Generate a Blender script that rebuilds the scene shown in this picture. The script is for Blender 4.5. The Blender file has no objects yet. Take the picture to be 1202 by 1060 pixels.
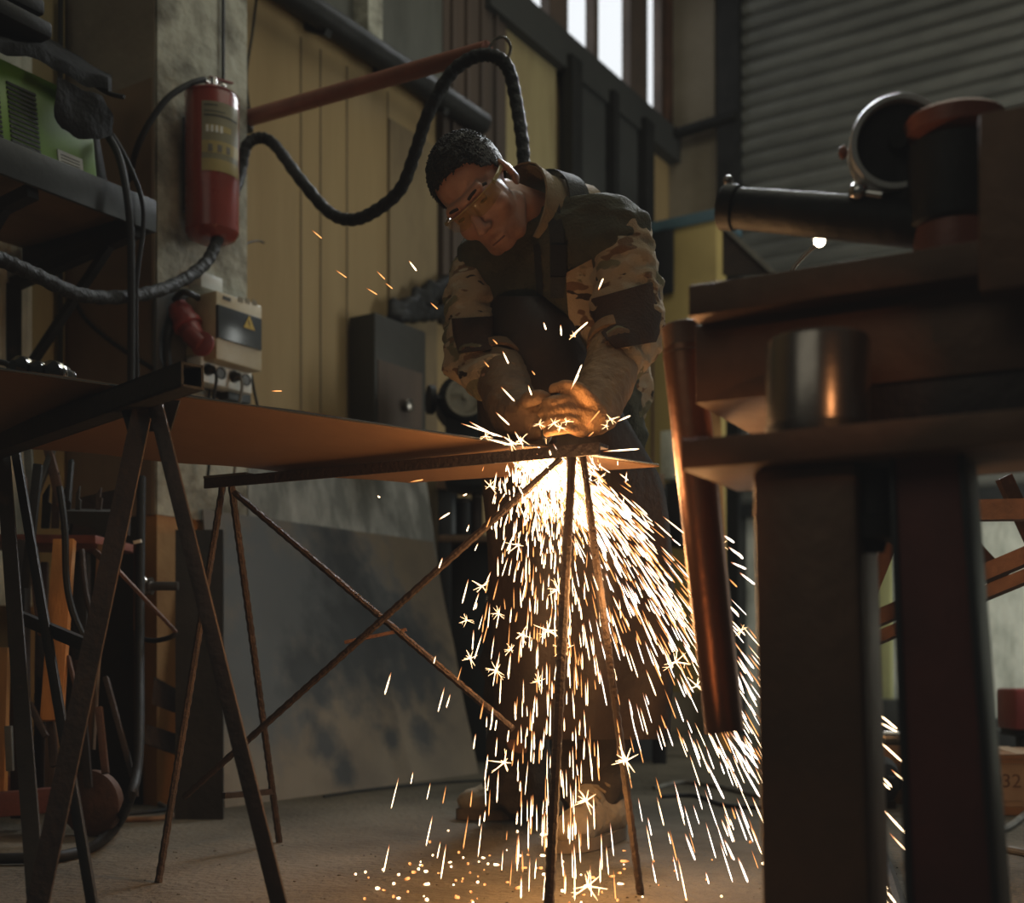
import bpy, bmesh, math, random
from mathutils import Vector as V, Matrix, noise
from mathutils.bvhtree import BVHTree
random.seed(11)
C = bpy.context.collection
SC = bpy.context.scene
F, CX, HY, CZ = 1400.0, 601.0, 775.0, 0.40      # focal length in pixels, principal column, horizon row, camera height
Z = V((0, 0, 1)); X = V((1, 0, 0)); Y = V((0, 1, 0))

def P(px, py, d): return V(((px-CX)/F*d, d, CZ+(HY-py)/F*d))
def G(px, py, z=0.0):
    d = (CZ-z)*F/(py-HY); return V(((px-CX)/F*d, d, z))
def RP(px, py, p, n):
    v = V(((px-CX)/F, 1, (HY-py)/F)); o = V((0, 0, CZ))
    return o + v*((p-o).dot(n)/v.dot(n))
# left wall: origin, along, into the room; end wall likewise
W0, WD, WN = V((-.866, 3.9, 0)), V((.540, .842, 0)), V((.842, -.540, 0))
E0, ED, EN = V((.898, 6.65, 0)), V((.842, -.540, 0)), V((-.540, -.842, 0))
def WP(px, py, off=0): return RP(px, py, W0+WN*off, WN)
def EP(px, py, off=0): return RP(px, py, E0+EN*off, EN)
# ------------------------------------------------------------------ materials
def M(name, c1, c2=None, scale=6., rough=.6, metal=0., bump=.15, c3=None, bscale=None, stretch=(1, 1, 1), rvar=.15, spec=.5, pos=(.35, .65), sheen=0):
    m = bpy.data.materials.new(name); m.use_nodes = True
    nt = m.node_tree; N = nt.nodes; L = nt.links; b = N['Principled BSDF']
    tc = N.new('ShaderNodeTexCoord'); mp = N.new('ShaderNodeMapping'); mp.inputs['Scale'].default_value = stretch
    L.new(tc.outputs['Object'], mp.inputs['Vector'])
    n1 = N.new('ShaderNodeTexNoise'); n1.inputs['Scale'].default_value = scale; n1.inputs['Detail'].default_value = 7; n1.inputs['Roughness'].default_value = .62
    L.new(mp.outputs[0], n1.inputs['Vector'])
    r = N.new('ShaderNodeValToRGB'); e = r.color_ramp.elements
    c2 = c2 or tuple(x*.6 for x in c1)
    e[0].position, e[1].position = pos; e[0].color = (*c1, 1); e[1].color = (*c2, 1)
    if c3:
        k = e.new(pos[1]+.12); k.color = (*c3, 1)
    L.new(n1.outputs['Fac'], r.inputs[0]); L.new(r.outputs[0], b.inputs['Base Color'])
    n2 = N.new('ShaderNodeTexNoise'); n2.inputs['Scale'].default_value = bscale or scale*7; n2.inputs['Detail'].default_value = 5
    L.new(mp.outputs[0], n2.inputs['Vector'])
    mr = N.new('ShaderNodeMapRange'); mr.inputs['To Min'].default_value = max(.02, rough-rvar); mr.inputs['To Max'].default_value = min(1, rough+rvar)
    L.new(n1.outputs['Fac'], mr.inputs['Value']); L.new(mr.outputs[0], b.inputs['Roughness'])
    b.inputs['Metallic'].default_value = metal
    b.inputs['Specular IOR Level'].default_value = spec
    if sheen: b.inputs['Sheen Weight'].default_value = sheen
    if bump:
        bp = N.new('ShaderNodeBump'); bp.inputs['Strength'].default_value = bump; bp.inputs['Distance'].default_value = .01
        L.new(n2.outputs['Fac'], bp.inputs['Height']); L.new(bp.outputs[0], b.inputs['Normal'])
    return m

def emit(name, col, s, sample=False):
    m = bpy.data.materials.new(name); m.use_nodes = True
    nt = m.node_tree; nt.nodes.clear()
    o = nt.nodes.new('ShaderNodeOutputMaterial'); e = nt.nodes.new('ShaderNodeEmission')
    e.inputs[0].default_value = (*col, 1); e.inputs[1].default_value = s
    nt.links.new(e.outputs[0], o.inputs[0])
    if not sample: m.cycles.emission_sampling = 'NONE'
    return m

def hot(name, col, s):
    m = emit(name, col, s); nt = m.node_tree; a = nt.nodes.new('ShaderNodeAttribute'); a.attribute_name = 'spark_glow'
    r = nt.nodes.new('ShaderNodeValToRGB'); e = r.color_ramp.elements
    e[0].color = (.75, .20, .04, 1); e[1].color = (*[c*1.0 for c in col], 1); e[1].position = .75
    nt.links.new(a.outputs['Fac'], r.inputs[0]); em = [n for n in nt.nodes if n.type == 'EMISSION'][0]
    nt.links.new(r.outputs[0], em.inputs[0])
    mu = nt.nodes.new('ShaderNodeMath'); mu.operation = 'MULTIPLY_ADD'; mu.inputs[1].default_value = s*.85; mu.inputs[2].default_value = s*.15
    nt.links.new(a.outputs['Fac'], mu.inputs[0]); nt.links.new(mu.outputs[0], em.inputs[1])
    return m

def spots(m, pts, col, wob=.5):
    """soft-edged stains at object-space points on a material's base colour"""
    nt = m.node_tree; N = nt.nodes; L = nt.links; b = N['Principled BSDF']
    tc = N.new('ShaderNodeTexCoord'); nz = N.new('ShaderNodeTexNoise'); nz.inputs['Scale'].default_value = 14; nz.inputs['Detail'].default_value = 4
    L.new(tc.outputs['Object'], nz.inputs['Vector'])
    cur = b.inputs['Base Color'].links[0].from_socket
    for p, rad in pts:
        dv = N.new('ShaderNodeVectorMath'); dv.operation = 'DISTANCE'; dv.inputs[1].default_value = p
        L.new(tc.outputs['Object'], dv.inputs[0])
        ad = N.new('ShaderNodeMath'); ad.operation = 'MULTIPLY_ADD'; ad.inputs[1].default_value = -wob*rad*2; ad.inputs[2].default_value = wob*rad
        L.new(nz.outputs['Fac'], ad.inputs[0])
        sm = N.new('ShaderNodeMath'); L.new(dv.outputs['Value'], sm.inputs[0]); L.new(ad.outputs[0], sm.inputs[1])
        mr = N.new('ShaderNodeMapRange'); mr.inputs['From Min'].default_value = rad*.45; mr.inputs['From Max'].default_value = rad*1.15
        mr.inputs['To Min'].default_value = .92; mr.inputs['To Max'].default_value = 0
        L.new(sm.outputs[0], mr.inputs['Value'])
        mx = N.new('ShaderNodeMix'); mx.data_type = 'RGBA'; L.new(mr.outputs[0], mx.inputs['Factor'])
        L.new(cur, mx.inputs['A']); mx.inputs['B'].default_value = (*col, 1)
        cur = mx.outputs['Result']
    L.new(cur, b.inputs['Base Color'])

def camo(name):
    m = M(name, (.33, .235, .14), (.40, .30, .195), 5, .9, 0, .5, bscale=260, spec=.15, rvar=.05)
    nt = m.node_tree; N = nt.nodes; L = nt.links; b = N['Principled BSDF']
    tc = N.new('ShaderNodeTexCoord'); cur = b.inputs['Base Color'].links[0].from_socket
    for k, (sc, th, col, st) in enumerate([(9, .57, (.17, .145, .08), (1, 1, 1.7)), (12, .58, (.17, .095, .05), (1, 1, 1.9)), (15, .60, (.40, .32, .22), (1, 1, 2.4)), (19, .65, (.045, .030, .02), (1, 1, 2.2))]):
        mp = N.new('ShaderNodeMapping'); mp.inputs['Location'].default_value = (k*3.1, k*1.7, k*.9); mp.inputs['Scale'].default_value = st
        L.new(tc.outputs['Object'], mp.inputs['Vector'])
        nz = N.new('ShaderNodeTexNoise'); nz.inputs['Scale'].default_value = sc; nz.inputs['Detail'].default_value = 2.5
        L.new(mp.outputs[0], nz.inputs['Vector'])
        mr = N.new('ShaderNodeMapRange'); mr.inputs['From Min'].default_value = th; mr.inputs['From Max'].default_value = th+.02
        L.new(nz.outputs['Fac'], mr.inputs['Value'])
        mx = N.new('ShaderNodeMix'); mx.data_type = 'RGBA'; L.new(mr.outputs[0], mx.inputs['Factor']); L.new(cur, mx.inputs['A']); mx.inputs['B'].default_value = (*col, 1)
        cur = mx.outputs['Result']
    L.new(cur, b.inputs['Base Color'])
    return m

def glassy(name, col, alpha):
    m = bpy.data.materials.new(name); m.use_nodes = True; b = m.node_tree.nodes['Principled BSDF']
    b.inputs['Base Color'].default_value = (*col, 1); b.inputs['Roughness'].default_value = .08; b.inputs['Alpha'].default_value = alpha
    nz = m.node_tree.nodes.new('ShaderNodeTexNoise'); nz.inputs['Scale'].default_value = 30
    mr = m.node_tree.nodes.new('ShaderNodeMapRange'); mr.inputs['To Min'].default_value = .04; mr.inputs['To Max'].default_value = .16
    m.node_tree.links.new(nz.outputs['Fac'], mr.inputs['Value']); m.node_tree.links.new(mr.outputs[0], b.inputs['Roughness'])
    return m

MT = dict(
    floor=M('concrete_floor', (.155, .132, .098), (.075, .064, .047), 2.2, .9, 0, .9, c3=(.20, .17, .125), bscale=60, spec=.2),
    ywall=M('ochre_board', (.29, .20, .088), (.225, .15, .064), 1.5, .75, 0, .12, c3=(.15, .10, .05), stretch=(3, 3, .35)),
    ywall2=M('ochre_board_stained', (.31, .25, .12), (.20, .15, .07), 2.4, .8, 0, .2, stretch=(2, 2, .4)),
    brownpan=M('dark_brown_panel', (.075, .048, .032), (.045, .032, .024), 1.6, .8, 0, .15, stretch=(3, 3, .4)),
    brownboard=M('dark_brown_board', (.20, .142, .070), (.10, .068, .036), 1.4, .8, 0, .15, stretch=(2, 2, .6), pos=(.38, .62)),
    darkpan=M('charcoal_panel', (.032, .032, .028), (.022, .022, .02), 2, .8, 0, .1),
    greypan=M('grey_green_panel', (.10, .10, .085), (.06, .06, .05), 2.2, .8, 0, .15, stretch=(2, 2, .5)),
    groove=M('groove_shadow_gap', (.15, .105, .055), (.11, .08, .042), 4, .9, 0, 0),
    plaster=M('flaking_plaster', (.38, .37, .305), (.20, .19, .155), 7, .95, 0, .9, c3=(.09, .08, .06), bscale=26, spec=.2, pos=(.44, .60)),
    plasterd=M('shaded_plaster', (.25, .215, .165), (.16, .135, .105), 2.4, .95, 0, .4, bscale=18, spec=.2),
    orangep=M('orange_paint', (.36, .17, .04), (.26, .11, .028), 5, .7, 0, .3, c3=(.10, .06, .03)),
    column=M('beige_concrete', (.30, .255, .19), (.22, .185, .135), 2.6, .9, 0, .4, bscale=30, spec=.2),
    pale=M('pale_plaster', (.62, .62, .54), (.44, .45, .385), 5, .85, 0, .35, c3=(.24, .24, .20), bscale=25, stretch=(1.8, 1.8, .8), pos=(.42, .58)),
    olive=M('olive_post', (.30, .29, .13), (.23, .22, .10), 3, .8, 0, .2),
    shutter=M('shutter_steel', (.18, .18, .16), (.11, .11, .098), 2.2, .55, .25, .2, stretch=(1, 1, 3)),
    pane=emit('daylight_glazing', (.93, .97, 1.0), 1.0, True),
    winframe=M('window_timber', (.085, .055, .038), (.05, .035, .026), 4, .7, 0, .2),
    patchc=M('brown_patch_cloth', (.075, .045, .030), (.05, .031, .022), 9, .9, 0, .4, bscale=150, spec=.15),
    rust=M('rusty_steel', (.115, .055, .032), (.06, .032, .022), 9, .62, .35, .3, c3=(.17, .085, .045)),
    rustr=M('red_oxide_steel', (.15, .042, .026), (.085, .03, .022), 7, .6, .15, .2),
    rustd=M('dark_rusty_steel', (.050, .032, .024), (.030, .022, .018), 9, .6, .4, .3, c3=(.075, .045, .03)),
    bench=M('brown_bench_steel', (.175, .092, .050), (.115, .064, .037), 6, .55, .35, .2, c3=(.13, .07, .042)),
    legred=M('dull_red_leg', (.15, .036, .026), (.095, .030, .022), 5, .65, .1, .2),
    sheet=M('brown_sheet_steel', (.22, .125, .066), (.17, .095, .05), 2.2, .48, .35, .1),
    scorched=M('scorched_sheet', (.125, .09, .055), (.095, .07, .046), 3.5, .55, .3, .1, c3=(.10, .085, .07), pos=(.40, .62)),
    mottled=M('mottled_sheet', (.10, .095, .08), (.19, .18, .155), 6, .6, .3, .3, c3=(.27, .255, .225), pos=(.44, .56), stretch=(1.6, 1.6, .7)),
    steel=M('worn_steel', (.30, .27, .24), (.21, .19, .17), 6, .26, .9, .04, rvar=.06),
    steeld=M('dark_steel', (.085, .08, .075), (.05, .048, .045), 7, .42, .7, .15),
    chrome=M('bright_steel', (.62, .60, .57), (.5, .48, .46), 5, .18, 1, .02),
    guard=M('bright_guard', (.62, .62, .60), (.5, .5, .48), 6, .42, .5, .03),
    iron=M('black_iron', (.022, .021, .019), (.013, .013, .012), 8, .6, .3, .2, c3=(.045, .033, .025), spec=.3),
    rebar=M('rebar_steel', (.058, .036, .024), (.034, .023, .017), 16, .6, .4, .5, bscale=120),
    rubber=M('black_rubber', (.013, .0125, .012), (.008, .008, .0078), 12, .6, 0, .15, spec=.25),
    wrap=M('wrapped_hose', (.016, .015, .013), (.008, .008, .0075), 30, .65, 0, .8, bscale=70, spec=.25),
    redpipe=M('red_oxide_pipe', (.26, .085, .05), (.18, .058, .036), 7, .45, .1, .15),
    redpaint=M('red_paint', (.205, .036, .025), (.16, .03, .021), 4, .28, 0, .03, rvar=.06),
    redplastic=M('red_plastic', (.25, .045, .04), (.17, .035, .03), 8, .4, 0, .05),
    redprime=M('red_primer_bar', (.20, .055, .035), (.12, .04, .03), 8, .7, 0, .2),
    labely=M('yellow_label', (.33, .26, .09), (.24, .19, .07), 9, .5, 0, .02),
    labelg=M('olive_grey_label', (.19, .17, .10), (.15, .135, .08), 10, .5, 0, .02),
    ink=M('dark_print', (.035, .032, .025), None, 8, .6, 0, 0),
    inkred=M('faded_print', (.19, .10, .06), None, 8, .7, 0, 0),
    lime=M('lime_green_paint', (.15, .27, .035), (.12, .22, .03), 5, .42, 0, .03),
    dgrey=M('dark_grey_paint', (.024, .027, .028), (.016, .018, .019), 6, .5, .1, .1),
    bluegrey=M('blue_grey_panel', (.085, .095, .105), (.06, .068, .075), 5, .6, 0, .1),
    cream=M('cream_plastic', (.47, .41, .29), (.36, .29, .18), 6, .45, 0, .03),
    smoke=M('smoked_cover', (.055, .062, .066), (.045, .05, .054), 5, .22, 0, 0),
    white=M('white_plastic', (.62, .62, .58), (.50, .50, .46), 8, .4, 0, .02),
    amber=M('warning_yellow', (.50, .34, .03), (.42, .28, .03), 8, .5, 0, 0),
    plywood=M('plywood', (.19, .125, .072), (.13, .085, .05), 4, .75, 0, .15, stretch=(1, 1, .3)),
    wood=M('orange_timber', (.50, .225, .055), (.36, .15, .04), 5, .7, 0, .2, stretch=(4, 4, .5)),
    woodd=M('old_timber', (.17, .092, .045), (.10, .058, .03), 5, .8, 0, .25, stretch=(4, 4, .5)),
    leather=M('dark_leather', (.040, .026, .018), (.024, .017, .013), 6, .62, 0, .25, bscale=60, spec=.35),
    glove=M('tan_leather', (.30, .165, .07), (.19, .10, .045), 9, .75, 0, .45, bscale=90, spec=.3),
    glovedark=M('brown_leather', (.20, .115, .055), (.115, .066, .035), 9, .75, 0, .45, bscale=90, spec=.3),
    vest=M('olive_vest_cloth', (.085, .080, .052), (.058, .054, .037), 10, .9, 0, .5, bscale=160, spec=.15),
    trouser=M('grey_brown_canvas', (.085, .070, .055), (.055, .045, .036), 7, .95, 0, .4, bscale=140, spec=.1),
    boot=M('sand_suede', (.36, .29, .20), (.24, .19, .13), 9, .9, 0, .35, bscale=90, spec=.2),
    sole=M('tan_sole', (.20, .15, .10), (.13, .10, .07), 9, .85, 0, .3),
    hair=M('dark_brown_hair', (.030, .025, .019), (.014, .012, .010), 90, .62, 0, .7, bscale=240, spec=.4),
    brow=M('eyebrow_hair', (.04, .025, .016), None, 60, .8, 0, .3),
    eyem=M('eye', (.05, .035, .03), (.03, .02, .018), 20, .2, 0, 0),
    lensm=glassy('amber_lens', (.42, .24, .03), .24),
    framem=glassy('amber_temple', (.42, .30, .12), .7),
    collar=M('beige_lining', (.34, .265, .175), (.25, .19, .12), 7, .95, 0, .4, bscale=150, spec=.1),
    strap=M('black_webbing', (.030, .029, .025), (.02, .02, .018), 20, .85, 0, .4, bscale=200),
    card=M('cardboard', (.34, .185, .095), (.27, .145, .075), 5, .85, 0, .1),
    paper=M('printed_label', (.42, .29, .19), (.36, .245, .16), 7, .85, 0, .05),
    blue=M('blue_edge', (.075, .14, .17), (.055, .105, .13), 5, .5, 0, .1),
    yellowcab=M('mustard_steel', (.40, .29, .10), (.33, .24, .08), 3, .6, 0, .1),
    greycab=M('grey_steel_cabinet', (.034, .031, .024), (.022, .020, .016), 3, .6, .2, .1),
    tan=M('tan_disc', (.22, .19, .135), (.15, .13, .09), 8, .8, 0, .2),
    bulbsteel=M('dark_glossy_glass', (.10, .10, .095), (.07, .07, .066), 6, .15, .8, .03),
    cloth=M('black_rag', (.010, .0095, .009), (.006, .006, .0058), 8, .9, 0, .6, spec=.15),
    cable=M('grey_cable', (.16, .15, .125), (.11, .10, .085), 15, .7, 0, .1),
    spark=hot('white_hot', (1.0, .72, .42), 7), sparko=hot('orange_hot', (1.0, .40, .12), 2.2), sparkw=hot('blue_white_hot', (1.0, .84, .70), 6),
    star=emit('star_hot', (1.0, .62, .30), 5),
    bulb=emit('lit_bulb', (1.0, .80, .55), 14),
)
CAMO = camo('camouflage_cloth')
# skin with stubble painted as a vertex attribute
SKIN = M('skin', (.44, .225, .145), (.36, .175, .11), 14, .5, 0, .12, bscale=160, rvar=.08)
_nt = SKIN.node_tree; _b = _nt.nodes['Principled BSDF']; _cur = _b.inputs['Base Color'].links[0].from_socket
_a = _nt.nodes.new('ShaderNodeAttribute'); _a.attribute_name = 'stubble'
_mx = _nt.nodes.new('ShaderNodeMix'); _mx.data_type = 'RGBA'; _nt.links.new(_a.outputs['Fac'], _mx.inputs['Factor']); _nt.links.new(_cur, _mx.inputs['A'])
_mx.inputs['B'].default_value = (.10, .065, .045, 1); _nt.links.new(_mx.outputs['Result'], _b.inputs['Base Color'])
_b.inputs['Subsurface Weight'].default_value = .12; _b.inputs['Subsurface Radius'].default_value = (.01, .004, .002)

# ------------------------------------------------------------------ mesh building
def wpos(o):
    p = V((0, 0, 0))
    while o is not None: p += o.location; o = o.parent
    return p
def tag(o, label=None, cat=None, group=None, kind=None):
    for k, v in (('label', label), ('category', cat), ('group', group), ('kind', kind)):
        if v: o[k] = v
    return o
def thing(name, loc, label, cat, group=None):
    o = bpy.data.objects.new(name, None); C.objects.link(o); o.location = loc; o.empty_display_size = .05
    return tag(o, label, cat, group)
def spline(pts, n=8):
    pts = [V(p) for p in pts]; out = []
    for i in range(len(pts)-1):
        a = pts[max(i-1, 0)]; b = pts[i]; c = pts[i+1]; d = pts[min(i+2, len(pts)-1)]
        for k in range(n):
            t = k/n
            out.append(.5*((2*b)+(c-a)*t+(2*a-5*b+4*c-d)*t*t+(3*b-a-3*c+d)*t**3))
    out.append(pts[-1]); return out
def frame(d, up=Z):
    d = d.normalized()
    u = up if abs(d.dot(up)) < .98 else X
    s = d.cross(u).normalized(); return s, s.cross(d).normalized()

class MB:
    def __init__(s): s.bm = bmesh.new()
    def faces(s, vs, fs):
        b = [s.bm.verts.new(v) for v in vs]
        for f in fs:
            try: s.bm.faces.new([b[i] for i in f])
            except ValueError: pass
        return b
    def hexa(s, q, bev=0):
        b = s.faces(q, [(3, 2, 1, 0), (4, 5, 6, 7), (0, 1, 5, 4), (1, 2, 6, 5), (2, 3, 7, 6), (3, 0, 4, 7)])
        if bev:
            es = list({e for v in b for e in v.link_edges})
            bmesh.ops.bevel(s.bm, geom=es, offset=bev, segments=2, affect='EDGES', profile=.5)
        return s
    def box(s, c, ax, ay, az, bev=0):
        """centre and three half-axis vectors"""
        c = V(c); q = [c+ax*i+ay*j+az*k for k in (-1, 1) for i, j in ((-1, -1), (1, -1), (1, 1), (-1, 1))]
        return s.hexa(q, bev)
    def bar(s, p0, p1, w, h, up=Z, bev=0):
        p0, p1 = V(p0), V(p1); d = p1-p0; a, b = frame(d, up)
        return s.box((p0+p1)/2, d/2, a*w/2, b*h/2, bev)
    def cyl(s, p0, p1, r0, r1=None, n=16, caps=True):
        r1 = r0 if r1 is None else r1
        return s.rings([(V(p0), r0), (V(p1), r1)], n, caps)
    def rings(s, pr, n=12, caps=True, up=Z):
        prev = None; N = len(pr); first = None; a = None
        for i, (p, r) in enumerate(pr):
            d = (pr[min(i+1, N-1)][0]-pr[max(i-1, 0)][0])
            if d.length < 1e-9: d = Z
            if a is None: a, b = frame(d, up)
            else:
                dn = d.normalized(); a = (a-dn*a.dot(dn)).normalized(); b = a.cross(dn)
            ring = [s.bm.verts.new(p+(a*math.cos(t)+b*math.sin(t))*r) for t in [2*math.pi*k/n for k in range(n)]]
            if prev:
                for k in range(n):
                    s.bm.faces.new((prev[k], prev[(k+1) % n], ring[(k+1) % n], ring[k]))
            else: first = ring
            prev = ring
        if caps:
            s.bm.faces.new(first[::-1]); s.bm.faces.new(prev)
        return s
    def tube(s, pts, r, n=8, sm=8, wob=0, caps=True):
        q = spline(pts, sm) if sm else [V(p) for p in pts]
        return s.rings([(p, r*(1+wob*random.uniform(-1, 1))) for p in q], n, caps)
    def lathe(s, o, d, prof, n=32, up=Z):
        d = V(d).normalized(); a, b = frame(d, up); prev = None; o = V(o)
        for t, r in prof:
            if r < 1e-6: ring = [s.bm.verts.new(o+d*t)]
            else: ring = [s.bm.verts.new(o+d*t+(a*math.cos(2*math.pi*k/n)+b*math.sin(2*math.pi*k/n))*r) for k in range(n)]
            if prev:
                for k in range(n):
                    k2 = (k+1) % n
                    if len(prev) == 1 and len(ring) > 1: s.bm.faces.new((prev[0], ring[k2], ring[k]))
                    elif len(ring) == 1 and len(prev) > 1: s.bm.faces.new((prev[k], prev[k2], ring[0]))
                    elif len(ring) > 1: s.bm.faces.new((prev[k], prev[k2], ring[k2], ring[k]))
            prev = ring
        return s
    def prism(s, pts, vec):
        pts = [V(p) for p in pts]; n = len(pts); vec = V(vec)
        s.faces(pts+[p+vec for p in pts], [tuple(range(n))[::-1], tuple(range(n, 2*n))]+[(i, (i+1) % n, n+(i+1) % n, n+i) for i in range(n)])
        return s
    def ell(s, c, r, R=None, seg=16):
        g = bmesh.ops.create_uvsphere(s.bm, u_segments=seg, v_segments=max(6, seg*2//3), radius=1)
        R = R or Matrix.Identity(3); r = V(r) if not isinstance(r, (int, float)) else V((r, r, r))
        for v in g['verts']: v.co = V(c)+R @ V((v.co.x*r.x, v.co.y*r.y, v.co.z*r.z))
        return s
    def cap(s, p0, r0, p1, r1, seg=14):
        """tapered capsule: hull of two spheres"""
        p0, p1 = V(p0), V(p1); vs = []
        for p, r in ((p0, r0), (p1, r1)):
            g = bmesh.ops.create_uvsphere(s.bm, u_segments=seg, v_segments=8, radius=r, matrix=Matrix.Translation(p))
            bmesh.ops.delete(s.bm, geom=list({f for v in g['verts'] for f in v.link_faces}), context='FACES_ONLY')
            es = list({e for v in g['verts'] for e in v.link_edges}); bmesh.ops.delete(s.bm, geom=es, context='EDGES_FACES') if False else None
            vs += g['verts']
        co = [v.co.copy() for v in vs]
        bmesh.ops.delete(s.bm, geom=vs, context='VERTS')
        nv = [s.bm.verts.new(c) for c in co]
        r = bmesh.ops.convex_hull(s.bm, input=nv)
        bad = [g for g in set(r['geom_interior'])|set(r['geom_unused']) if isinstance(g, bmesh.types.BMVert) and g.is_valid]
        if bad: bmesh.ops.delete(s.bm, geom=bad, context='VERTS')
        return s
    def grid(s, rows, thick=0, nrm=None):
        """rows of points -> sheet, thickened along nrm (vector) if thick"""
        R, K = len(rows), len(rows[0]); off = (V(nrm).normalized()*thick) if thick else None
        vs = [V(p) for r in rows for p in r]; fs = [(i*K+j, i*K+j+1, (i+1)*K+j+1, (i+1)*K+j) for i in range(R-1) for j in range(K-1)]
        if thick:
            n = len(vs); vs2 = vs+[v+off for v in vs]; fs2 = fs+[tuple(n+k for k in f[::-1]) for f in fs]
            rim = [j for j in range(K)]+[i*K+K-1 for i in range(1, R)]+[(R-1)*K+j for j in range(K-2, -1, -1)]+[i*K for i in range(R-2, 0, -1)]
            fs2 += [(rim[k], rim[(k+1) % len(rim)], n+rim[(k+1) % len(rim)], n+rim[k])[::-1] for k in range(len(rim))]
            s.faces(vs2, fs2)
        else: s.faces(vs, fs)
        return s
    def angle(s, p0, p1, w, t, a, b):
        """angle iron between two points with legs along a and b"""
        p0, p1, a, b = V(p0), V(p1), V(a).normalized(), V(b).normalized()
        q = [V((0, 0, 0)), a*w, a*w+b*t, a*t+b*t, a*t+b*w, b*w]
        s.faces([p0+v for v in q]+[p1+v for v in q], [(5, 4, 3, 0), (3, 2, 1, 0), (6, 9, 10, 11), (6, 7, 8, 9)]+[(i, (i+1) % 6, 6+(i+1) % 6, 6+i) for i in range(6)])
        return s
    def mesh(s, name, origin, sharp=.6):
        bmesh.ops.recalc_face_normals(s.bm, faces=s.bm.faces)
        me = bpy.data.meshes.new(name)
        for v in s.bm.verts: v.co -= origin
        s.bm.to_mesh(me); s.bm.free()
        if len(me.polygons):
            me.shade_smooth(); me.set_sharp_from_angle(angle=sharp)
        return me
    def build(s, name, mat, parent=None, sharp=.6, origin=None):
        if parent is not None: org = wpos(parent)
        elif origin is not None: org = V(origin)
        else:
            cs = [v.co for v in s.bm.verts]
            org = V((sum(c.x for c in cs)/len(cs), sum(c.y for c in cs)/len(cs), min(c.z for c in cs)))
        me = s.mesh(name, org, sharp)
        me.materials.append(MT[mat] if isinstance(mat, str) else mat)
        o = bpy.data.objects.new(name, me); C.objects.link(o)
        if parent is not None: o.parent = parent
        else: o.location = org
        return o

def blob(name, elems, mat, parent, voxel, smooth=6, fac=.5, disp=None):
    """union of capsules and ellipsoids grown into one continuous surface"""
    mb = MB()
    for e in elems:
        if e[0] == 'c': mb.cap(*e[1:])
        else: mb.ell(e[1], e[2], e[3] if len(e) > 3 else None, 20)
    o = mb.build(name, mat, parent)
    r = o.modifiers.new('r', 'REMESH'); r.mode = 'VOXEL'; r.voxel_size = voxel
    if smooth:
        q = o.modifiers.new('s', 'SMOOTH'); q.iterations = smooth; q.factor = fac
    dg = bpy.context.evaluated_depsgraph_get()
    me = bpy.data.meshes.new_from_object(o.evaluated_get(dg)); o.modifiers.clear(); o.data = me
    me.shade_smooth()
    org = wpos(o)
    if disp:
        ns = [v.normal.copy() for v in me.vertices]
        for v, n in zip(me.vertices, ns): v.co += n*disp(v.co+org, n)
        me.update()
    return o
def bvh(o):
    org = wpos(o); return BVHTree.FromPolygons([v.co+org for v in o.data.vertices], [list(p.vertices) for p in o.data.polygons])
def hit(t, px, py):
    o = V((0, 0, CZ)); d = V(((px-CX)/F, 1, (HY-py)/F)).normalized()
    h = t.ray_cast(o, d); return (h[0], h[1]) if h[0] else (None, None)
def struct(mb, name, mat, parent=None, label=None):
    o = mb.build(name, mat, parent)
    if parent is None: o['kind'] = 'structure'
    return o

# =================================================================== SETTING
struct(MB().box((0.3, 3.4, -.05), X*3.9, Y*5.0, Z*.05), 'floor', 'floor')
def wallbox(t0, t1, z0, z1, o0, o1, mb=None):
    mb = mb or MB(); a = W0+WD*t0; b = W0+WD*t1
    return mb.hexa([a+WN*o0+Z*z0, b+WN*o0+Z*z0, b+WN*o1+Z*z0, a+WN*o1+Z*z0, a+WN*o0+Z*z1, b+WN*o0+Z*z1, b+WN*o1+Z*z1, a+WN*o1+Z*z1])
def tw(px, off=0): return (WP(px, 600, off)-W0).dot(WD)
def te(px, off=0): return (EP(px, 600, off)-E0).dot(ED)
def zw(px, py, off=0): return WP(px, py, off).z
TC = 3.27                                   # corner of the two walls
wl = wallbox(-.45, TC, 0, 3.26, -.12, 0)
wallbox(-3.4, -.45, 0, 4.6, -.27, -.15, wl)
wallbox(-.45, tw(610), 3.26, 4.6, -.12, 0, wl)
wl = struct(wl, 'wall_left', 'ywall')
g = MB()
for px in (353, 376, 407, 455):
    t = tw(px); wallbox(t-.003, t+.003, 0, 2.55, 0, .003, g)
struct(g, 'panel_gaps', 'groove', wl)
# dark upper wall, dark panels and brown and ochre boards
b = MB(); wallbox(tw(300), tw(512), 2.62, 4.6, 0, .03, b); struct(b, 'trim_1', 'greypan')
b = MB(); wallbox(tw(512), tw(586), 1.75, 4.6, 0, .035, b)
for k in range(4):
    t = tw(520+k*17); wallbox(t, t+.02, 1.75, 4.6, .035, .05, b)
struct(b, 'trim_2', 'brownpan')
b = MB(); wallbox(tw(455), tw(511), .3, 2.45, 0, .010, b); struct(b, 'trim_8', 'brownboard')  # darker brown panel over part of the ochre wall
b = MB(); wallbox(tw(586), tw(648), .9, 3.22, 0, .02, b); struct(b, 'trim_3', 'ywall2')
d3 = MB(); wallbox(tw(656), tw(744), .6, 3.2, 0, .05, d3)
d3 = struct(d3, 'door_2', 'darkpan')
b = MB()
for pa, pb in ((650, 662), (700, 706), (738, 748)): wallbox(tw(pa), tw(pb), .6, 3.2, .05, .10, b)
struct(b, 'door_frame', 'iron', d3)
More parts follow.
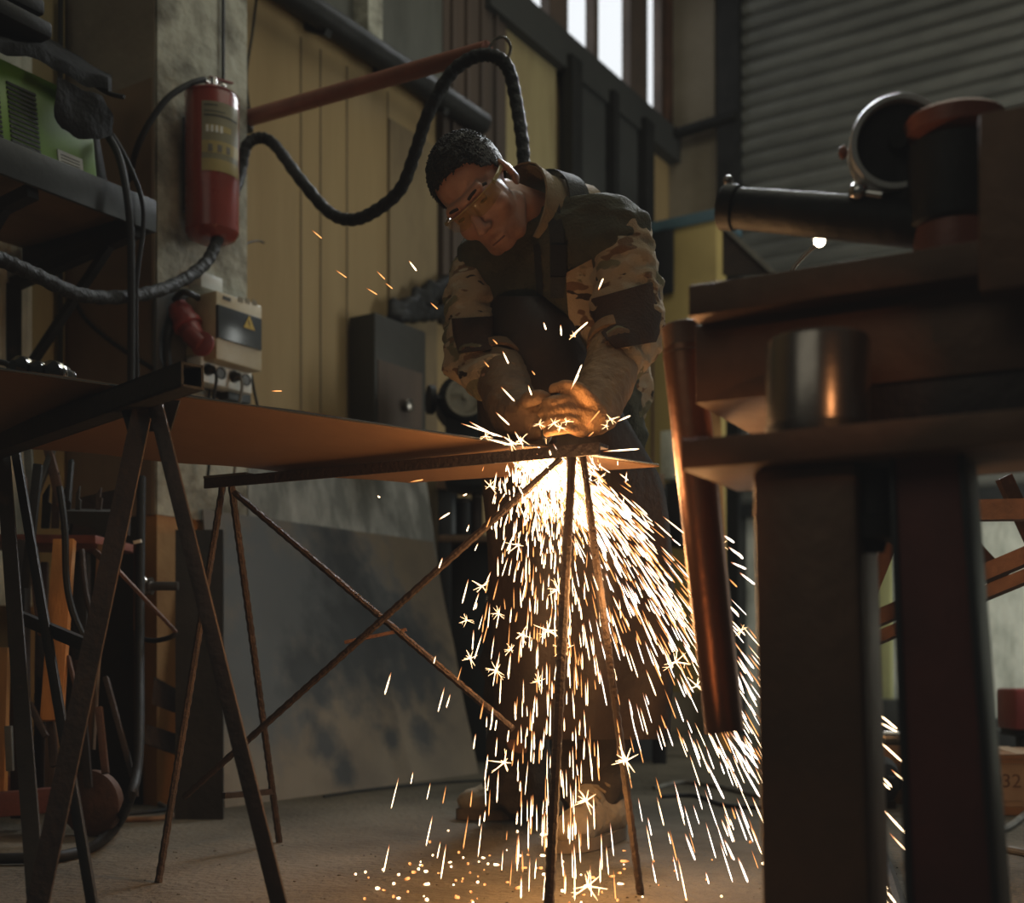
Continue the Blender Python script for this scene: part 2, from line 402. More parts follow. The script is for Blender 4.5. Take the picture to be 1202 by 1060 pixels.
# sill beam below the windows, pipe lower on the wall
b = MB(); wallbox(tw(560), TC, 3.14, 3.31, 0, .07, b); struct(b, 'trim_4', 'darkpan')
p = MB().tube([W0+WD*(-.25)+WN*.09+Z*2.60, W0+WD*tw(545)+WN*.09+Z*2.60], .045, 14, 0)
pw = tag(p.build('wall_pipe', 'iron'), 'long black pipe running level along the ochre wall above the hose boom', 'pipe')
for px in (360, 440, 500):
    q = W0+WD*tw(px)+Z*2.60; MB().bar(q+WN*.002, q+WN*.1-Z*.05, .03, .03).build('pipe_bracket', 'iron', pw)
b = MB(); wallbox(tw(407), tw(424), 2.62, 3.4, .03, .10, b)
tag(b.build('wall_strut', 'plaster'), 'short pale flaking strut standing above the black wall pipe', 'strut')
# windows
def window(n, pxa, pxb, z1a, z1b):
    a, b_ = W0+WD*tw(pxa), W0+WD*tw(pxb)
    w = MB().hexa([a-WN*.05+Z*3.27, b_-WN*.05+Z*3.27, b_-WN*.03+Z*3.27, a-WN*.03+Z*3.27, a-WN*.05+Z*z1a, b_-WN*.05+Z*z1b, b_-WN*.03+Z*z1b, a-WN*.03+Z*z1a])
    r = thing('window_%d' % n, a+Z*3.27, None, None); r['kind'] = 'structure'
    w.build('pane', 'pane', r)
    f = MB()
    for q in (a, b_): f.bar(q+Z*3.27-WN*.03, q+Z*4.6-WN*.03, .022, .10, WN)
    f.bar(a+Z*3.29-WN*.02, b_+Z*3.29-WN*.02, .04, .10)
    f.build('frame', 'winframe', r)
window(1, 618, 642, 4.6, 4.6); window(2, 661, 694.5, 4.6, 4.6); window(3, 697, 737, 4.6, 4.6); window(4, 755, 773, 4.02, 4.02)
b = MB()
for pa, pb in ((642, 661), (738, 754)): wallbox(tw(pa), tw(pb), 3.27, 4.6, -.05, .02, b)
wallbox(tw(773), TC, 3.27, 4.6, -.10, 0, b); wallbox(tw(754), tw(773), 4.02, 4.6, -.10, .02, b)
struct(b, 'window_posts', 'winframe')
b = MB(); wallbox(tw(775), tw(784), 3.3, 4.15, 0, .03, b); struct(b, 'trim_5', 'rust')
# pillar
b = MB(); t0, t1 = tw(185, .25), tw(290, .25)
pil = wallbox(t0, t1, .80, 4.6, -.15, .25)
pil = struct(pil, 'pillar', 'plaster'); pil['kind'] = 'structure'
struct(wallbox(t0+.002, t1-.002, 0, .80, -.14, .245), 'painted_base', 'orangep', pil)
# shade of the side face put into the colour of a darker plaster skin
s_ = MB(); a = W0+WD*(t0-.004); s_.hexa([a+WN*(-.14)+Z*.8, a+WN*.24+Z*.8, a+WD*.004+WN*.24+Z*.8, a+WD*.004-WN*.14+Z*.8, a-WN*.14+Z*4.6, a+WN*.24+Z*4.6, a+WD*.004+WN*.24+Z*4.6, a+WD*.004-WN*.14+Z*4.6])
struct(s_, 'side_shade', 'plasterd', pil)
s_ = MB(); a_ = a-WD*.003; s_.hexa([a_-WN*.14+Z*.8, a_+WN*.235+Z*.8, a_+WD*.004+WN*.235+Z*.8, a_+WD*.004-WN*.14+Z*.8, a_-WN*.14+Z*2.0, a_+WN*.235+Z*2.0, a_+WD*.004+WN*.235+Z*2.0, a_+WD*.004-WN*.14+Z*2.0]); struct(s_, 'brown_side', 'plywood', pil)  # brown tone of the pillar's own side face, laid on as a skin
s_ = MB(); s_.hexa([a-WN*.14, a+WN*.19, a+WD*.004+WN*.19, a+WD*.004-WN*.14, a-WN*.14+Z*.8, a+WN*.19+Z*.8, a+WD*.004+WN*.19+Z*.8, a+WD*.004-WN*.14+Z*.8]); struct(s_, 'black_side', 'iron', pil)  # near-black skin on the lower side face
# pale curtain-like boards and plywood left of the pillar
for i, (pa, pb, ya, yb, mt, off, lb) in enumerate([(-30, 32, -40, 620, 'pale', .0, 'pale whitewashed board on the wall at the far left edge'), (33, 72, -40, 470, 'ywall2', -.02, 'narrow ochre board between the whitewashed board and the pillar')]):
    A, B = WP(pa, 0, -.12+off), WP(pb, 0, -.12+off)
    z0 = .55; z1 = 4.2 if i < 2 else 1.55
    q = MB().hexa([V((A.x, A.y, z0)), V((B.x, B.y, z0)), V((B.x, B.y, z0))+WN*.015, V((A.x, A.y, z0))+WN*.015, V((A.x, A.y, z1)), V((B.x, B.y, z1)), V((B.x, B.y, z1))+WN*.015, V((A.x, A.y, z1))+WN*.015])
    if i == 0:
        for k in range(5):
            c = A.lerp(B, (k+.5)/5); q.cyl(V((c.x, c.y, z0))+WN*.012, V((c.x, c.y, z1))+WN*.012, .02, n=8)
    tag(q.build('wall_board' if i < 2 else 'plywood_sheet', mt), lb, 'board')
# thin conduits on the wall left of / on the pillar
for (x, ya, yb, off, r, lb) in [(71, -10, 445, -.1, .008, 'thin dark conduit running down the corner left of the pillar'), (262, -10, 100, .262, .005, 'thin dark conduit on the pillar above the fire extinguisher')]:
    tag(MB().tube([WP(x, ya, off), WP(x, yb, off)], r, 8, 0).build('conduit', 'iron'), lb, 'conduit')
tag(MB().tube([WP(302, -10, .03), WP(296, 40, .03), WP(289, 90, .03), WP(293, 130, .03)], .0045, 6).build('wall_cable', 'rubber'), 'thin black cable hanging where the pillar meets the ochre wall', 'cable')
tag(MB().tube([RP(x, y, W0+WD*(t0-.015), WD) for x, y in ((84, 345), (100, 374), (132, 402), (178, 432))], .006, 6).build('wall_cable', 'rubber'), 'thin black cable drooping across the pillar side under the shelf', 'cable')
# end wall
def ebox(s0, s1, z0, z1, o0, o1, mb=None):
    mb = mb or MB(); a = E0+ED*s0; b = E0+ED*s1
    return mb.hexa([a+EN*o0+Z*z0, b+EN*o0+Z*z0, b+EN*o1+Z*z0, a+EN*o1+Z*z0, a+EN*o0+Z*z1, b+EN*o0+Z*z1, b+EN*o1+Z*z1, a+EN*o1+Z*z1])
struct(ebox(-.1, 3.4, 0, 4.6, -.2, 0), 'wall_end', 'pale')
zc = EP(820, 160, .04).z
struct(ebox(-.05, te(843), zc, 4.6, 0, .05), 'trim_6', 'column')
struct(ebox(-.05, te(846), 0, zc, 0, .05), 'trim_7', 'column')
q = MB().tube([E0-ED*.1+EN*.12+Z*zc, E0+ED*.42+EN*.12+Z*(zc+.02)], .03, 12, 0)
tag(q.build('wall_pipe', 'iron'), 'short dark pipe across the beige corner column beside the shutter', 'pipe')
zs = 1.22
dr = thing('door_1', E0+ED*te(852), None, None); dr['kind'] = 'structure'
rows = []; s0, s1 = te(860, .06), 3.4;  pitch = .082
prof = []
z = zs
while z < 4.6:
    for k in range(6): prof.append((z+pitch*k/6, .045+.026*math.sin(math.pi*k/6)))
    z += pitch
rows = [[E0+ED*s+EN*o+Z*zz for s in (s0, (s0+s1)/2, s1)] for zz, o in prof]
MB().grid(rows, .01, -EN).build('shutter_curtain', 'shutter', dr, sharp=1.2)
ebox(te(843, .1), te(868, .1), 0, 4.6, 0, .12).build('guide_rail', 'iron', dr)
ebox(te(868, .1), 3.4, zs-.06, zs, .02, .09).build('bottom_rail', 'dgrey', dr)

# =================================================================== LEFT: shelf, welder, cables
so = .44
def SP(px, py): return WP(px, py, so)            # shelf front plane, parallel to the left wall
A = SP(-40, 170); B = SP(180, 238); zt = SP(120, 215).z
A.z = B.z = zt
sh = thing('wall_shelf', (A+B)/2-Z*.1, 'dark grey steel shelf jutting from the wall under the green welding machine', 'shelf')
dp = WN*.52; h = .075
MB().hexa([A-dp-Z*.02, B-dp-Z*.02, B-Z*.02, A-Z*.02, A-dp, B-dp, B, A], .003).build('deck', 'plywood', sh)
MB().hexa([A-Z*h, B-Z*h, B-Z*h+WN*.012, A-Z*h+WN*.012, A+Z*.006, B+Z*.006, B+Z*.006+WN*.012, A+Z*.006+WN*.012], .002).build('front_lip', 'dgrey', sh)
MB().hexa([B-Z*h-dp, B-Z*h, B-Z*h-WD*.012, B-Z*h-dp-WD*.012, B-dp, B, B-WD*.012, B-dp-WD*.012], .002).build('end_lip', 'dgrey', sh)
for u in (.35, .93):
    a = A.lerp(B, u)-Z*h
    q = MB(); q.bar(a-WN*.02, a-dp-Z*.05, .03, .03); q.bar(a-dp-Z*.05, a-dp-Z*.42, .03, .03); q.bar(a-WN*.1, a-dp-Z*.34, .02, .02)
    q.build('bracket', 'iron', sh)
# welding machine
def SM(px, py, back=.03): return WP(px, py, so-back)
bl, br = SM(-60, 160), SM(117, 213); bl.z = br.z = zt+.004
hgt = SM(60, 88).z-zt
wm = thing('welding_machine', (bl+br)/2, 'lime green welding machine with slotted vents on the wall shelf', 'welding machine')
dpt = WN*.30
tl, tr = bl+Z*hgt*1.0, br+Z*hgt
MB().hexa([bl-dpt, br-dpt, br, bl, tl-dpt+WN*.03, tr-dpt-WD*.03+WN*.03, tr-WD*.0-WN*.03, tl-WN*.03], .012).build('case', 'lime', wm)
q = MB()
def onface(u, v): return bl.lerp(br, u)+Z*hgt*v-WN*.03*v+WN*.002
L_ = (br-bl).length
def uf(px): return ((SM(px, 150)-bl).dot(WD))/L_
for a0, a1 in ((uf(-14), uf(4)), (uf(14), uf(48))):
    for k in range(13):
        v = .10+k*.052
        q.hexa([onface(a0, v)-WN*.004, onface(a1, v)-WN*.004, onface(a1, v)+WN*.002, onface(a0, v)+WN*.002, onface(a0, v+.028)-WN*.004, onface(a1, v+.028)-WN*.004, onface(a1, v+.028)+WN*.002, onface(a0, v+.028)+WN*.002])
q.build('vent_slots', 'iron', wm)
q = MB(); u0, u1 = uf(69), uf(98)
q.hexa([onface(u0, .05)-WN*.002, onface(u1, .05)-WN*.002, onface(u1, .05)+WN*.001, onface(u0, .05)+WN*.001, onface(u0, .23)-WN*.002, onface(u1, .23)-WN*.002, onface(u1, .23)+WN*.001, onface(u0, .23)+WN*.001])
st_ = q.build('rating_sticker', 'white', wm)
q = MB()
for k in range(4):
    v = .075+k*.035; q.bar(onface(u0, v).lerp(onface(u1, v), .1)+WN*.0015, onface(u0, v).lerp(onface(u1, v), .85)+WN*.0015, .0006, .004, WN)
q.build('print_lines', 'cable', st_)
MB().hexa([br-dpt+WD*.0, br-dpt*.02, br-dpt*.02+WD*.04, br-dpt+WD*.04, tr-dpt+WN*.03-WD*.02, tr-WN*.03-WD*.0, tr-WN*.05+WD*.02, tr-dpt+WN*.05], .01).build('end_panel', 'iron', wm)
# rags / folded cover draped on the machine
def drape(pts, mt, name, lb, th=.02, par=None):
    q = MB(); rows = []
    for r in pts: rows.append([V(p) for p in spline(r, 5)])
    rr = []
    cols = list(zip(*rows))
    cols = [spline(c, 4) for c in cols]
    for c in zip(*cols):
        rr.append([p+V((noise.noise(p*25)*.008, noise.noise(p*25+V((5, 5, 5)))*.008, noise.noise(p*22+V((9, 1, 3)))*.012)) for p in c])
    q.grid(rr, th, Z)
    o = q.build(name, mt, par, sharp=1.2)
    if lb: tag(o, lb, 'cloth')
    return o
def SQ(px, py, back): return WP(px, py, so-back)
drape([[SQ(-40, 42, .02), SQ(0, 62, .01), SQ(45, 72, .01), SQ(85, 92, .01), SQ(128, 108, .0)],
       [SQ(-40, 32, .14), SQ(0, 50, .14), SQ(45, 60, .14), SQ(85, 80, .13), SQ(132, 104, .12)],
       [SQ(-40, 30, .28), SQ(0, 44, .28), SQ(45, 52, .28), SQ(85, 74, .27), SQ(126, 102, .26)]], 'cloth', 'folded_cover', 'black folded cover lying over the top of the green welding machine', .03)
drape([[SQ(70, 96, .005), SQ(95, 104, .0), SQ(120, 116, .0)], [SQ(62, 130, -.005), SQ(92, 136, -.012), SQ(132, 140, -.01)], [SQ(72, 150, 0), SQ(100, 164, -.01), SQ(134, 158, -.005)]], 'cloth', 'hanging_rag', 'black rag hanging down the corner of the green welding machine', .006)
q = MB(); 
for a, b_, c in ((SQ(-30, 14, .1), SQ(38, 48, .1), .04), (SQ(-20, -4, .2), SQ(30, 20, .2), .04)): q.bar(a, b_, .16, c, Z, .01)
q.tube([SQ(60, 66, .08), SQ(95, 88, .06), SQ(125, 108, .03), SQ(146, 114, .0)], .006, 6)
tag(q.build('tool_bundle', 'rubber'), 'flat black tool bundle lying on the folded cover above the green machine', 'tool bundle')
# welding leads hanging from the machine
for k, (pts, r, lb) in enumerate([([(126, 158, .42), (140, 185, .46), (150, 235, .50), (154, 300, .50), (154, 452, .48)], .0095, 'thick black lead hanging from the green machine to the steel tube'),
                      ([(132, 158, .40), (150, 190, .44), (166, 232, .47), (168, 270, .47), (160, 340, .47), (161, 452, .45)], .006, 'thinner black lead hanging beside the thick lead from the green machine')]):
    tag(MB().tube([WP(x, y, o) for x, y, o in pts], r, 10).build('welding_lead', 'rubber'), lb, 'cable')

# pillar fittings: extinguisher, boom, hose, switchgear
ef = .25+.085
base = WP(249, 282, ef); topz = WP(249, 108, ef).z; hb = topz-base.z; rr = .0735
fe = thing('fire_extinguisher', base, 'red fire extinguisher with yellow label hung on the pillar', 'fire extinguisher')
MB().lathe(base, Z, [(-.006, 0), (-.006, rr*.55), (.004, rr*.85), (.02, rr), (hb*.93, rr), (hb*.965, rr*.94), (hb*.99, rr*.72), (hb*1.005, .03), (hb*1.03, .022), (hb*1.03, 0)], 40).build('body', 'redpaint', fe)
MB().lathe(base, Z, [(hb*.955, rr*.985), (hb*.96, rr*1.02), (hb*.967, rr*.985)], 40).build('shoulder_ring', 'redplastic', fe)
v_ = MB(); v_.cyl(base+Z*hb*1.02, base+Z*(hb*1.02+.028), .016, .014); v_.cyl(base+Z*(hb*1.02+.014)-WD*.03, base+Z*(hb*1.02+.014)+WD*.025, .008); v_.ell(base+Z*(hb*1.02+.014)+WD*.028+WN*.012, .011)
vo = v_.build('valve', 'chrome', fe)
q = MB(); q.bar(base+Z*(hb*1.02+.03)-WD*.01, base+Z*(hb*1.02+.046)+WD*.075, .012, .004); q.bar(base+Z*(hb*1.02+.02)-WD*.005, base+Z*(hb*1.02+.022)+WD*.05, .012, .004)
q.build('lever', 'redplastic', vo)
# wrapped label
def wraplab(z0, z1, a0, a1, mt, nm, par, o=.0008, n=14):
    # bearing of the camera from the cylinder axis
    c = V((0, 0, 0))-base; cb = math.atan2(c.y, c.x)
    rows = [[base+Z*(hb*zz)+V((math.cos(cb+a0+(a1-a0)*k/n), math.sin(cb+a0+(a1-a0)*k/n), 0))*(rr+o) for k in range(n+1)] for zz in (z0, z1)]
    return MB().grid(rows).build(nm, mt, par)
lab = wraplab(.40, .86, -.38, 1.25, 'labelg', 'label', fe)
wraplab(.52, .60, -.38, 1.25, 'labely', 'yellow_band', lab, .0012); wraplab(.40, .48, -.38, 1.25, 'labely', 'yellow_band', lab, .0012)
wraplab(.665, .705, -.25, .75, 'labely', 'yellow_band', lab, .0012)
for i, (zz, a0, a1, hh) in enumerate([(.83, -.3, .2, .008), (.79, -.3, .5, .006), (.76, -.3, 1.1, .012)]): wraplab(zz, zz+hh, a0, a1, 'ink', 'print_line', lab, .0014)
for k in range(4): wraplab(.655, .70, -.22+k*.17, -.12+k*.17, 'white', 'print_mark', lab, .0018)
for k in range(3): wraplab(.545-.02, .585-.01, -.15+k*.34, .02+k*.34, 'cable', 'print_mark', lab, .0018)
h1 = [base+Z*(hb*1.02+.014)-WD*.03, WP(222, 99, ef), WP(196, 116, ef-.02), WP(172, 150, ef-.06), WP(158, 182, ef-.12), WP(152, 215, ef-.2)]
MB().tube(h1, .0085, 10).build('discharge_hose', 'rubber', fe)
MB().bar(base-WN*.083+Z*hb*.2, base-WN*.083+Z*hb*.85, .06, .005, WN).build('hanger', 'iron', fe)
# boom
ba, bb = WP(291, 139, .22), P(572, 58, 2.95)
bm_ = thing('hose_boom', ba, 'rusty red pipe boom slanting up from the pillar with a steel hook at its tip', 'boom')
MB().cyl(ba, bb, .024, .021, 20).build('pipe', 'redpipe', bm_)
MB().cyl(ba-WN*.02-Z*.03, ba-WN*.02+Z*.03, .03, n=14).build('pivot', 'iron', bm_)
tip = bb
MB().tube([P(574, 56, 2.95), P(582, 46, 2.94), P(592, 44, 2.93), P(599, 54, 2.93), P(597, 66, 2.94), P(590, 71, 2.95)], .004, 8).build('hook', 'steel', bm_)
# wrapped hose
HP = [WP(-30, 292, .62), WP(0, 304, .60), WP(40, 322, .58), WP(95, 346, .52), WP(150, 348, .46), WP(200, 336, .42), WP(238, 312, .39), WP(254, 285, .37), WP(268, 245, .33), WP(282, 205, .29), WP(289, 172, .29), WP(304, 162, .31), WP(322, 170, .36), P(352, 210, 3.3), P(385, 248, 3.25), P(412, 258, 3.2), P(440, 248, 3.15), P(470, 222, 3.1), P(487, 180, 3.05), P(502, 135, 3.0), P(528, 88, 2.97), P(556, 67, 2.95), P(580, 66, 2.95), P(597, 82, 2.95), P(606, 120, 2.95), P(613, 165, 2.93), P(618, 215, 2.92), P(640, 300, 2.95), P(665, 420, 2.9)]
q = MB(); pts = spline(HP, 14)
q.rings([(p_, .0165*(1+.07*math.sin(i*1.35))) for i, p_ in enumerate(pts)], 12)
tag(q.build('wrapped_hose', 'wrap', sharp=1.5), 'thick black wrapped hose looping from the left over the boom to the welder', 'hose')
tag(MB().tube([WP(281, 300, .24), WP(290, 286, .2), WP(303, 283, .05), WP(310, 285, .03)], .003, 6).build('wire_stub', 'iron'), 'bent wire stub poking from the wall right of the extinguisher', 'wire')
# switchgear
bo = .25
def PP(px, py, off): return WP(px, py, bo+off)
def plate(pa, pb, ya, yb, o0, o1, bev=.003):
    a, b_ = PP(pa, ya, o1), PP(pb, ya, o1); zlo = PP(pa, yb, o1).z; zhi = a.z
    ba_, bb_ = a+WN*(o0-o1), b_+WN*(o0-o1)
    f = lambda p, zz: V((p.x, p.y, zz))
    return MB().hexa([f(ba_, zlo), f(bb_, zlo), f(b_, zlo), f(a, zlo), f(ba_, zhi), f(bb_, zhi), f(b_, zhi), f(a, zhi)], bev)
tag(plate(184, 252, 334, 442, .002, .016).build('mounting_board', 'bluegrey'), 'blue-grey mounting board on the pillar behind the red plug', 'board')
eb = thing('breaker_box', PP(282, 425, .06), 'cream breaker box with smoked cover and yellow warning triangle on the pillar', 'breaker box')
eo = .14
plate(254, 308, 340, 421, .017, eo, .006).build('case', 'cream', eb)
cv = plate(256.5, 307.5, 357, 396, eo-.004, eo+.008, .002).build('cover', 'smoke', eb)
a = PP(286, 384, eo+.0095); b_ = PP(300-1, 384, eo+.0095); c = PP(292.5, 370, eo+.0095)
b_.z = a.z; c = (a+b_)/2+Z*((b_-a).length*.87)
MB().prism([a, b_, c], WN*.001).build('warning_triangle', 'amber', cv)
m_ = (a+b_)/2
MB().prism([m_+Z*.004, m_+Z*.016+WD*.004, m_+Z*.014, m_+Z*.024-WD*.001, m_+Z*.024-WD*.004, m_+Z*.011-WD*.004, m_+Z*.013], WN*.0016).build('lightning_mark', 'ink', cv)
plate(262, 271, 347, 351, eo, eo+.002, 0).build('slot_window', 'ink', eb)
for k in range(3): plate(280+k*8, 285.5+k*8, 348+k*1.6, 354+k*1.6, eo, eo+.0012, 0).build('switch_mark', 'tan', eb)
# red industrial plug
pg = thing('industrial_plug', PP(222, 415, .06), 'red industrial plug and socket on the board beside the cream breaker box', 'plug')
c0, c1 = PP(212, 366, .05), PP(228, 396, .09)
q = MB(); q.lathe(c0, c1-c0, [(-.02, .0), (-.02, .026), (0, .034), (.035, .036), (.036, .041), (.05, .041), (.05, .032), (.085, .030), (.085, .0)], 24); q.build('socket_body', 'redplastic', pg)
d_ = (PP(238, 404, .13)-PP(226, 392, .09))
MB().lathe(PP(222, 392, .09), PP(239, 406, .14)-PP(222, 392, .09), [(0, 0), (0, .024), (.03, .026), (.06, .022), (.07, .0)], 20).build('plug_body', 'redplastic', pg)
lc = PP(238, 404, .14)
MB().lathe(lc, V((-.3, -1, .1)), [(-.006, 0), (-.006, .032), (.004, .034), (.008, .028), (.008, 0)], 28).build('flap_lid', 'redplastic', pg)
MB().tube([PP(204, 372, .03), PP(197, 395, .04), PP(196, 420, .04), PP(200, 440, .03)], .012, 10).build('cable_gland', 'rubber', pg)
MB().tube([PP(205, 352, .04), PP(214, 343, .08), PP(226, 346, .09), PP(236, 352, .05)], .009, 8).build('cover_hinge', 'rubber', pg)
tag(plate(236, 262, 318, 336, .0, .05, .004).build('junction_box', 'white'), 'small pale junction box on the pillar above the cream breaker box', 'junction box')
# socket strip
ss = thing('socket_strip', PP(266, 455, .04), 'white four-gang socket strip under the cream breaker box', 'socket strip')
sA, sB = PP(236, 420, .09), PP(296, 420, .09)
f = lambda p, zz: V((p.x, p.y, zz))
zl, zt_ = PP(266, 455, .09).z, PP(266, 425, .09).z
MB().hexa([f(sA, zl)-WN*.06, f(sB, zl)-WN*.06, f(sB, zl), f(sA, zl), f(sA, zt_)-WN*.06, f(sB, zt_)-WN*.06, f(sB, zt_), f(sA, zt_)], .005).build('housing', 'white', ss)
for k in range(4):
    c = f(sA, (zl+zt_)/2).lerp(f(sB, (zl+zt_)/2), (k+.5)/4)
    MB().lathe(c+WN*.001, WN, [(0, 0), (0, .013), (.003, .015), (.003, .017), (0, .0175)], 24).build('outlet', 'steeld', ss)
    if k in (0, 2):
        MB().lathe(c+WN*.001, WN-Z*.15, [(0, 0), (0, .013), (.02, .012), (.026, .005), (.026, 0)], 18).build('inserted_plug', 'rubber' if k == 0 else 'steeld', ss)
        MB().tube([c+WN*.024, c+WN*.034-Z*.03, c+WN*.02-Z*.1, c+WN*.01-Z*.22, c-Z*.30], .0045, 8).build('plug_cable', 'rubber' if k == 0 else 'cable', ss)
tag(plate(268, 295, 456, 468, .005, .06, .003).build('junction_box', 'dgrey'), 'dark grey junction box under the white socket strip', 'junction box')
for i, (pts, lb) in enumerate([([(295, 440), (299, 462), (305, 490), (309, 520)], 'thin black cable falling right of the socket strip'), ([(289, 462), (288, 480), (287, 520)], 'thin black cable falling from under the dark junction box'), ([(247, 448), (245, 470), (243, 520)], 'thin black cable falling below the left end of the socket strip')]):
    tag(MB().tube([PP(x, y, .03) for x, y in pts], .0045, 6).build('wall_cable', 'rubber'), lb, 'cable')
tag(plate(196, 262, 452, 475, .004, .022, .002).build('backing_board', 'column'), 'pale wooden board on the pillar below the red plug', 'board')

# =================================================================== TRESTLES AND SHEET
PN = V((.09473573, .18104373, .97890158)); PO = PN*1.1259127
def SH(px, py): return RP(px, py, PO, PN)
c_tip, c_cor, c_fl, c_nl = SH(773, 547), SH(480, 568), SH(-120, 512), SH(-120, 417)
nu, nv = 30, 12; rows = []
for i in range(nv+1):
    v = i/nv
    a = c_nl.lerp(c_fl, v); b_ = c_tip.lerp(c_cor, v)
    rows.append([a.lerp(b_, u/nu)+Z*(.004*math.sin(u*.7)*(v-.5)) for u in range(nu+1)])
so_ = MB().grid(rows, .004, PN)
sheet = tag(so_.build('steel_sheet', 'sheet'), 'large brown steel sheet laid across the two trestles', 'sheet')
MB().tube([c_nl.lerp(c_tip, k/12)+PN*.002+V((0, -.001, 0)) for k in range(13)], .0022, 6, 2, .35).build('edge_glint', 'chrome', sheet)  # bright steel bead added along the near edge for its glints
# left trestle : square tube with flat legs
p0, p1 = P(-45, 536, 2.42)-Z*.004, P(226, 438, 1.80)-Z*.004
d_ = (p1-p0).normalized()
tr1 = thing('trestle', V((p1.x, p1.y, 0)), 'dark trestle at left with a square tube top and flat steel legs', 'trestle')
q = MB(); a, b_ = frame(d_); w = .019; t = .004
for sx, sy in ((1, 0), (-1, 0), (0, 1), (0, -1)):
    c = (p0+p1)/2+a*sx*(w-t/2)+b_*sy*(w-t/2)
    q.box(c, (p1-p0)/2, a*(t/2 if sx else w), b_*(t/2 if sy else w))
q.build('top_tube', 'iron', tr1)
def leg(par, pa, pb, w_, t_, mt='iron', up=None, nm='leg'):
    return MB().bar(pa, pb, w_, t_, up or Y, .0015).build(nm, mt, par)
def shape_to(pa, pyb, pxb):      # a foot on the floor below pixel (px, py)
    return G(pxb, pyb)
ap1 = P(172, 468, 1.93)
q = MB(); ft = G(22, 1100); q.angle(ap1+V((-.022, 0, -.01)), ft, .031, .004, V((1, .2, 0)), V((.2, 1, 0))); q.build('leg', 'rustd', tr1)
leg(tr1, ap1+V((.012, 0, .0)), G(336, 1095), .024, .010, 'rustd')
ap2 = P(12, 527, 2.34)
q = MB(); q.angle(ap2+V((-.03, 0, 0)), G(34, 1098), .026, .005, V((1, .1, 0)), V((.1, 1, 0))); q.build('leg', 'iron', tr1)
leg(tr1, ap2+V((.01, 0, 0)), G(112, 1082), .017, .010, 'iron')
l1 = ap2+V((-.03, 0, 0)); l2 = G(34, 1098)
MB().bar(P(18, 722, 2.18), P(108, 760, 2.06), .014, .022).build('leg_brace', 'iron', tr1)
MB().prism([ap1+V((-.05, .012, .0)), ap1+V((.05, .012, .0)), ap1+V((.035, .012, -.05)), ap1+V((-.035, .012, -.05))], V((0, .006, 0))).build('gusset', 'iron', tr1)
# middle trestle : angle-iron top bar on rebar legs
m0, m1 = P(247, 563, 2.39), P(709, 521, 1.965)
tr2 = thing('trestle', V((m1.x, m1.y, 0)), 'thin rebar trestle under the cut with an angle iron top and crossed braces', 'trestle')
d_ = (m1-m0).normalized(); a, b_ = frame(d_)
q = MB(); q.bar(m0-Z*.003, m1-Z*.003, .036, .006); q.bar(m0-Z*.011-b_*0+(a if a.y < 0 else -a)*.016, m1-Z*.011+(a if a.y < 0 else -a)*.016, .005, .018); q.build('top_bar', 'rebar', tr2)
MB().box(m0+d_*.055+Z*.002, d_*.055, a*.02, Z*.0025).build('end_plate', 'steel', tr2)
def rod(pa, pb, r=.0065, nm='leg', mt='rebar', par=tr2):
    pa, pb = V(pa), V(pb); n = max(6, int((pb-pa).length/.012)); 
    return MB().rings([(pa.lerp(pb, i/n), r*(1.10 if i % 2 else .94)) for i in range(n+1)], 8).build(nm, mt, par)
n0, n1 = P(671, 530, 1.985), P(683, 532, 1.985)
f0, f1 = G(644, 1068), G(752, 1050)
rod(n0, f0, .0082); rod(n1, f1, .0066)
f2, f3 = G(186, 1036), G(328, 989)
k0, k1 = m0+d_*.04-Z*.012+V((-.005, 0, 0)), m0+d_*.055-Z*.012
rod(k0, f2, .0068); rod(k1, f3, .0075)
q0, q1 = P(662, 536, 1.99), P(216, 936, 2.30)
rod(q0, q1, .0066, 'cross_brace')
r0, r1 = P(278, 580, 2.36)-V((0, .02, 0)), P(602, 856, 2.10)
rod(r0, r1, .0066, 'cross_brace')
MB().bar(P(405, 754, 2.2), P(477, 739, 2.2), .02, .006).build('brace_plate', 'rust', tr2)
MB().bar(k1.lerp(f3, .845), P(262, 934, 2.46), .012, .012).build('leg_spacer', 'rustd', tr2)
# things lying on the sheet at far left
for i, (x, y, r, lb) in enumerate([(28, 436, .021, 'leftmost of three dark shiny drill chucks on the steel sheet'), (46, 434, .020, 'middle one of three dark shiny drill chucks on the steel sheet'), (65, 433, .023, 'rightmost of three dark shiny drill chucks on the steel sheet')]):
    c = P(x, y, 1.985+.008*i); zb = (PN.dot(PO)-PN.x*c.x-PN.y*c.y)/PN.z+.005
    c.z = zb+r
    r *= .92; c.z = zb+r; t_ = thing('drill_chuck', V((c.x, c.y, zb)), lb, 'drill chuck', 'chucks on the sheet')
    MB().lathe(c-Y*.02-X*.01, V((.35, 1, 0)), [(0, 0), (0, r*.45), (.006, r*.7), (.012, r), (.042, r), (.05, r*.8), (.06, r*.75), (.06, 0)], 24).build('body', 'bulbsteel', t_)
    MB().lathe(c-Y*.02-X*.01, V((.35, 1, 0)), [(.02, r*1.0), (.022, r*1.06), (.03, r*1.06), (.032, r)], 24).build('collar', 'chrome', t_)
tag(MB().tube([P(-20, 424, 2.05), P(5, 426, 2.06), P(16, 434, 2.06), P(24, 441, 2.06)], .005, 8).build('cable_end', 'rubber'), 'short black cable end lying on the sheet beside the drill chucks', 'cable')

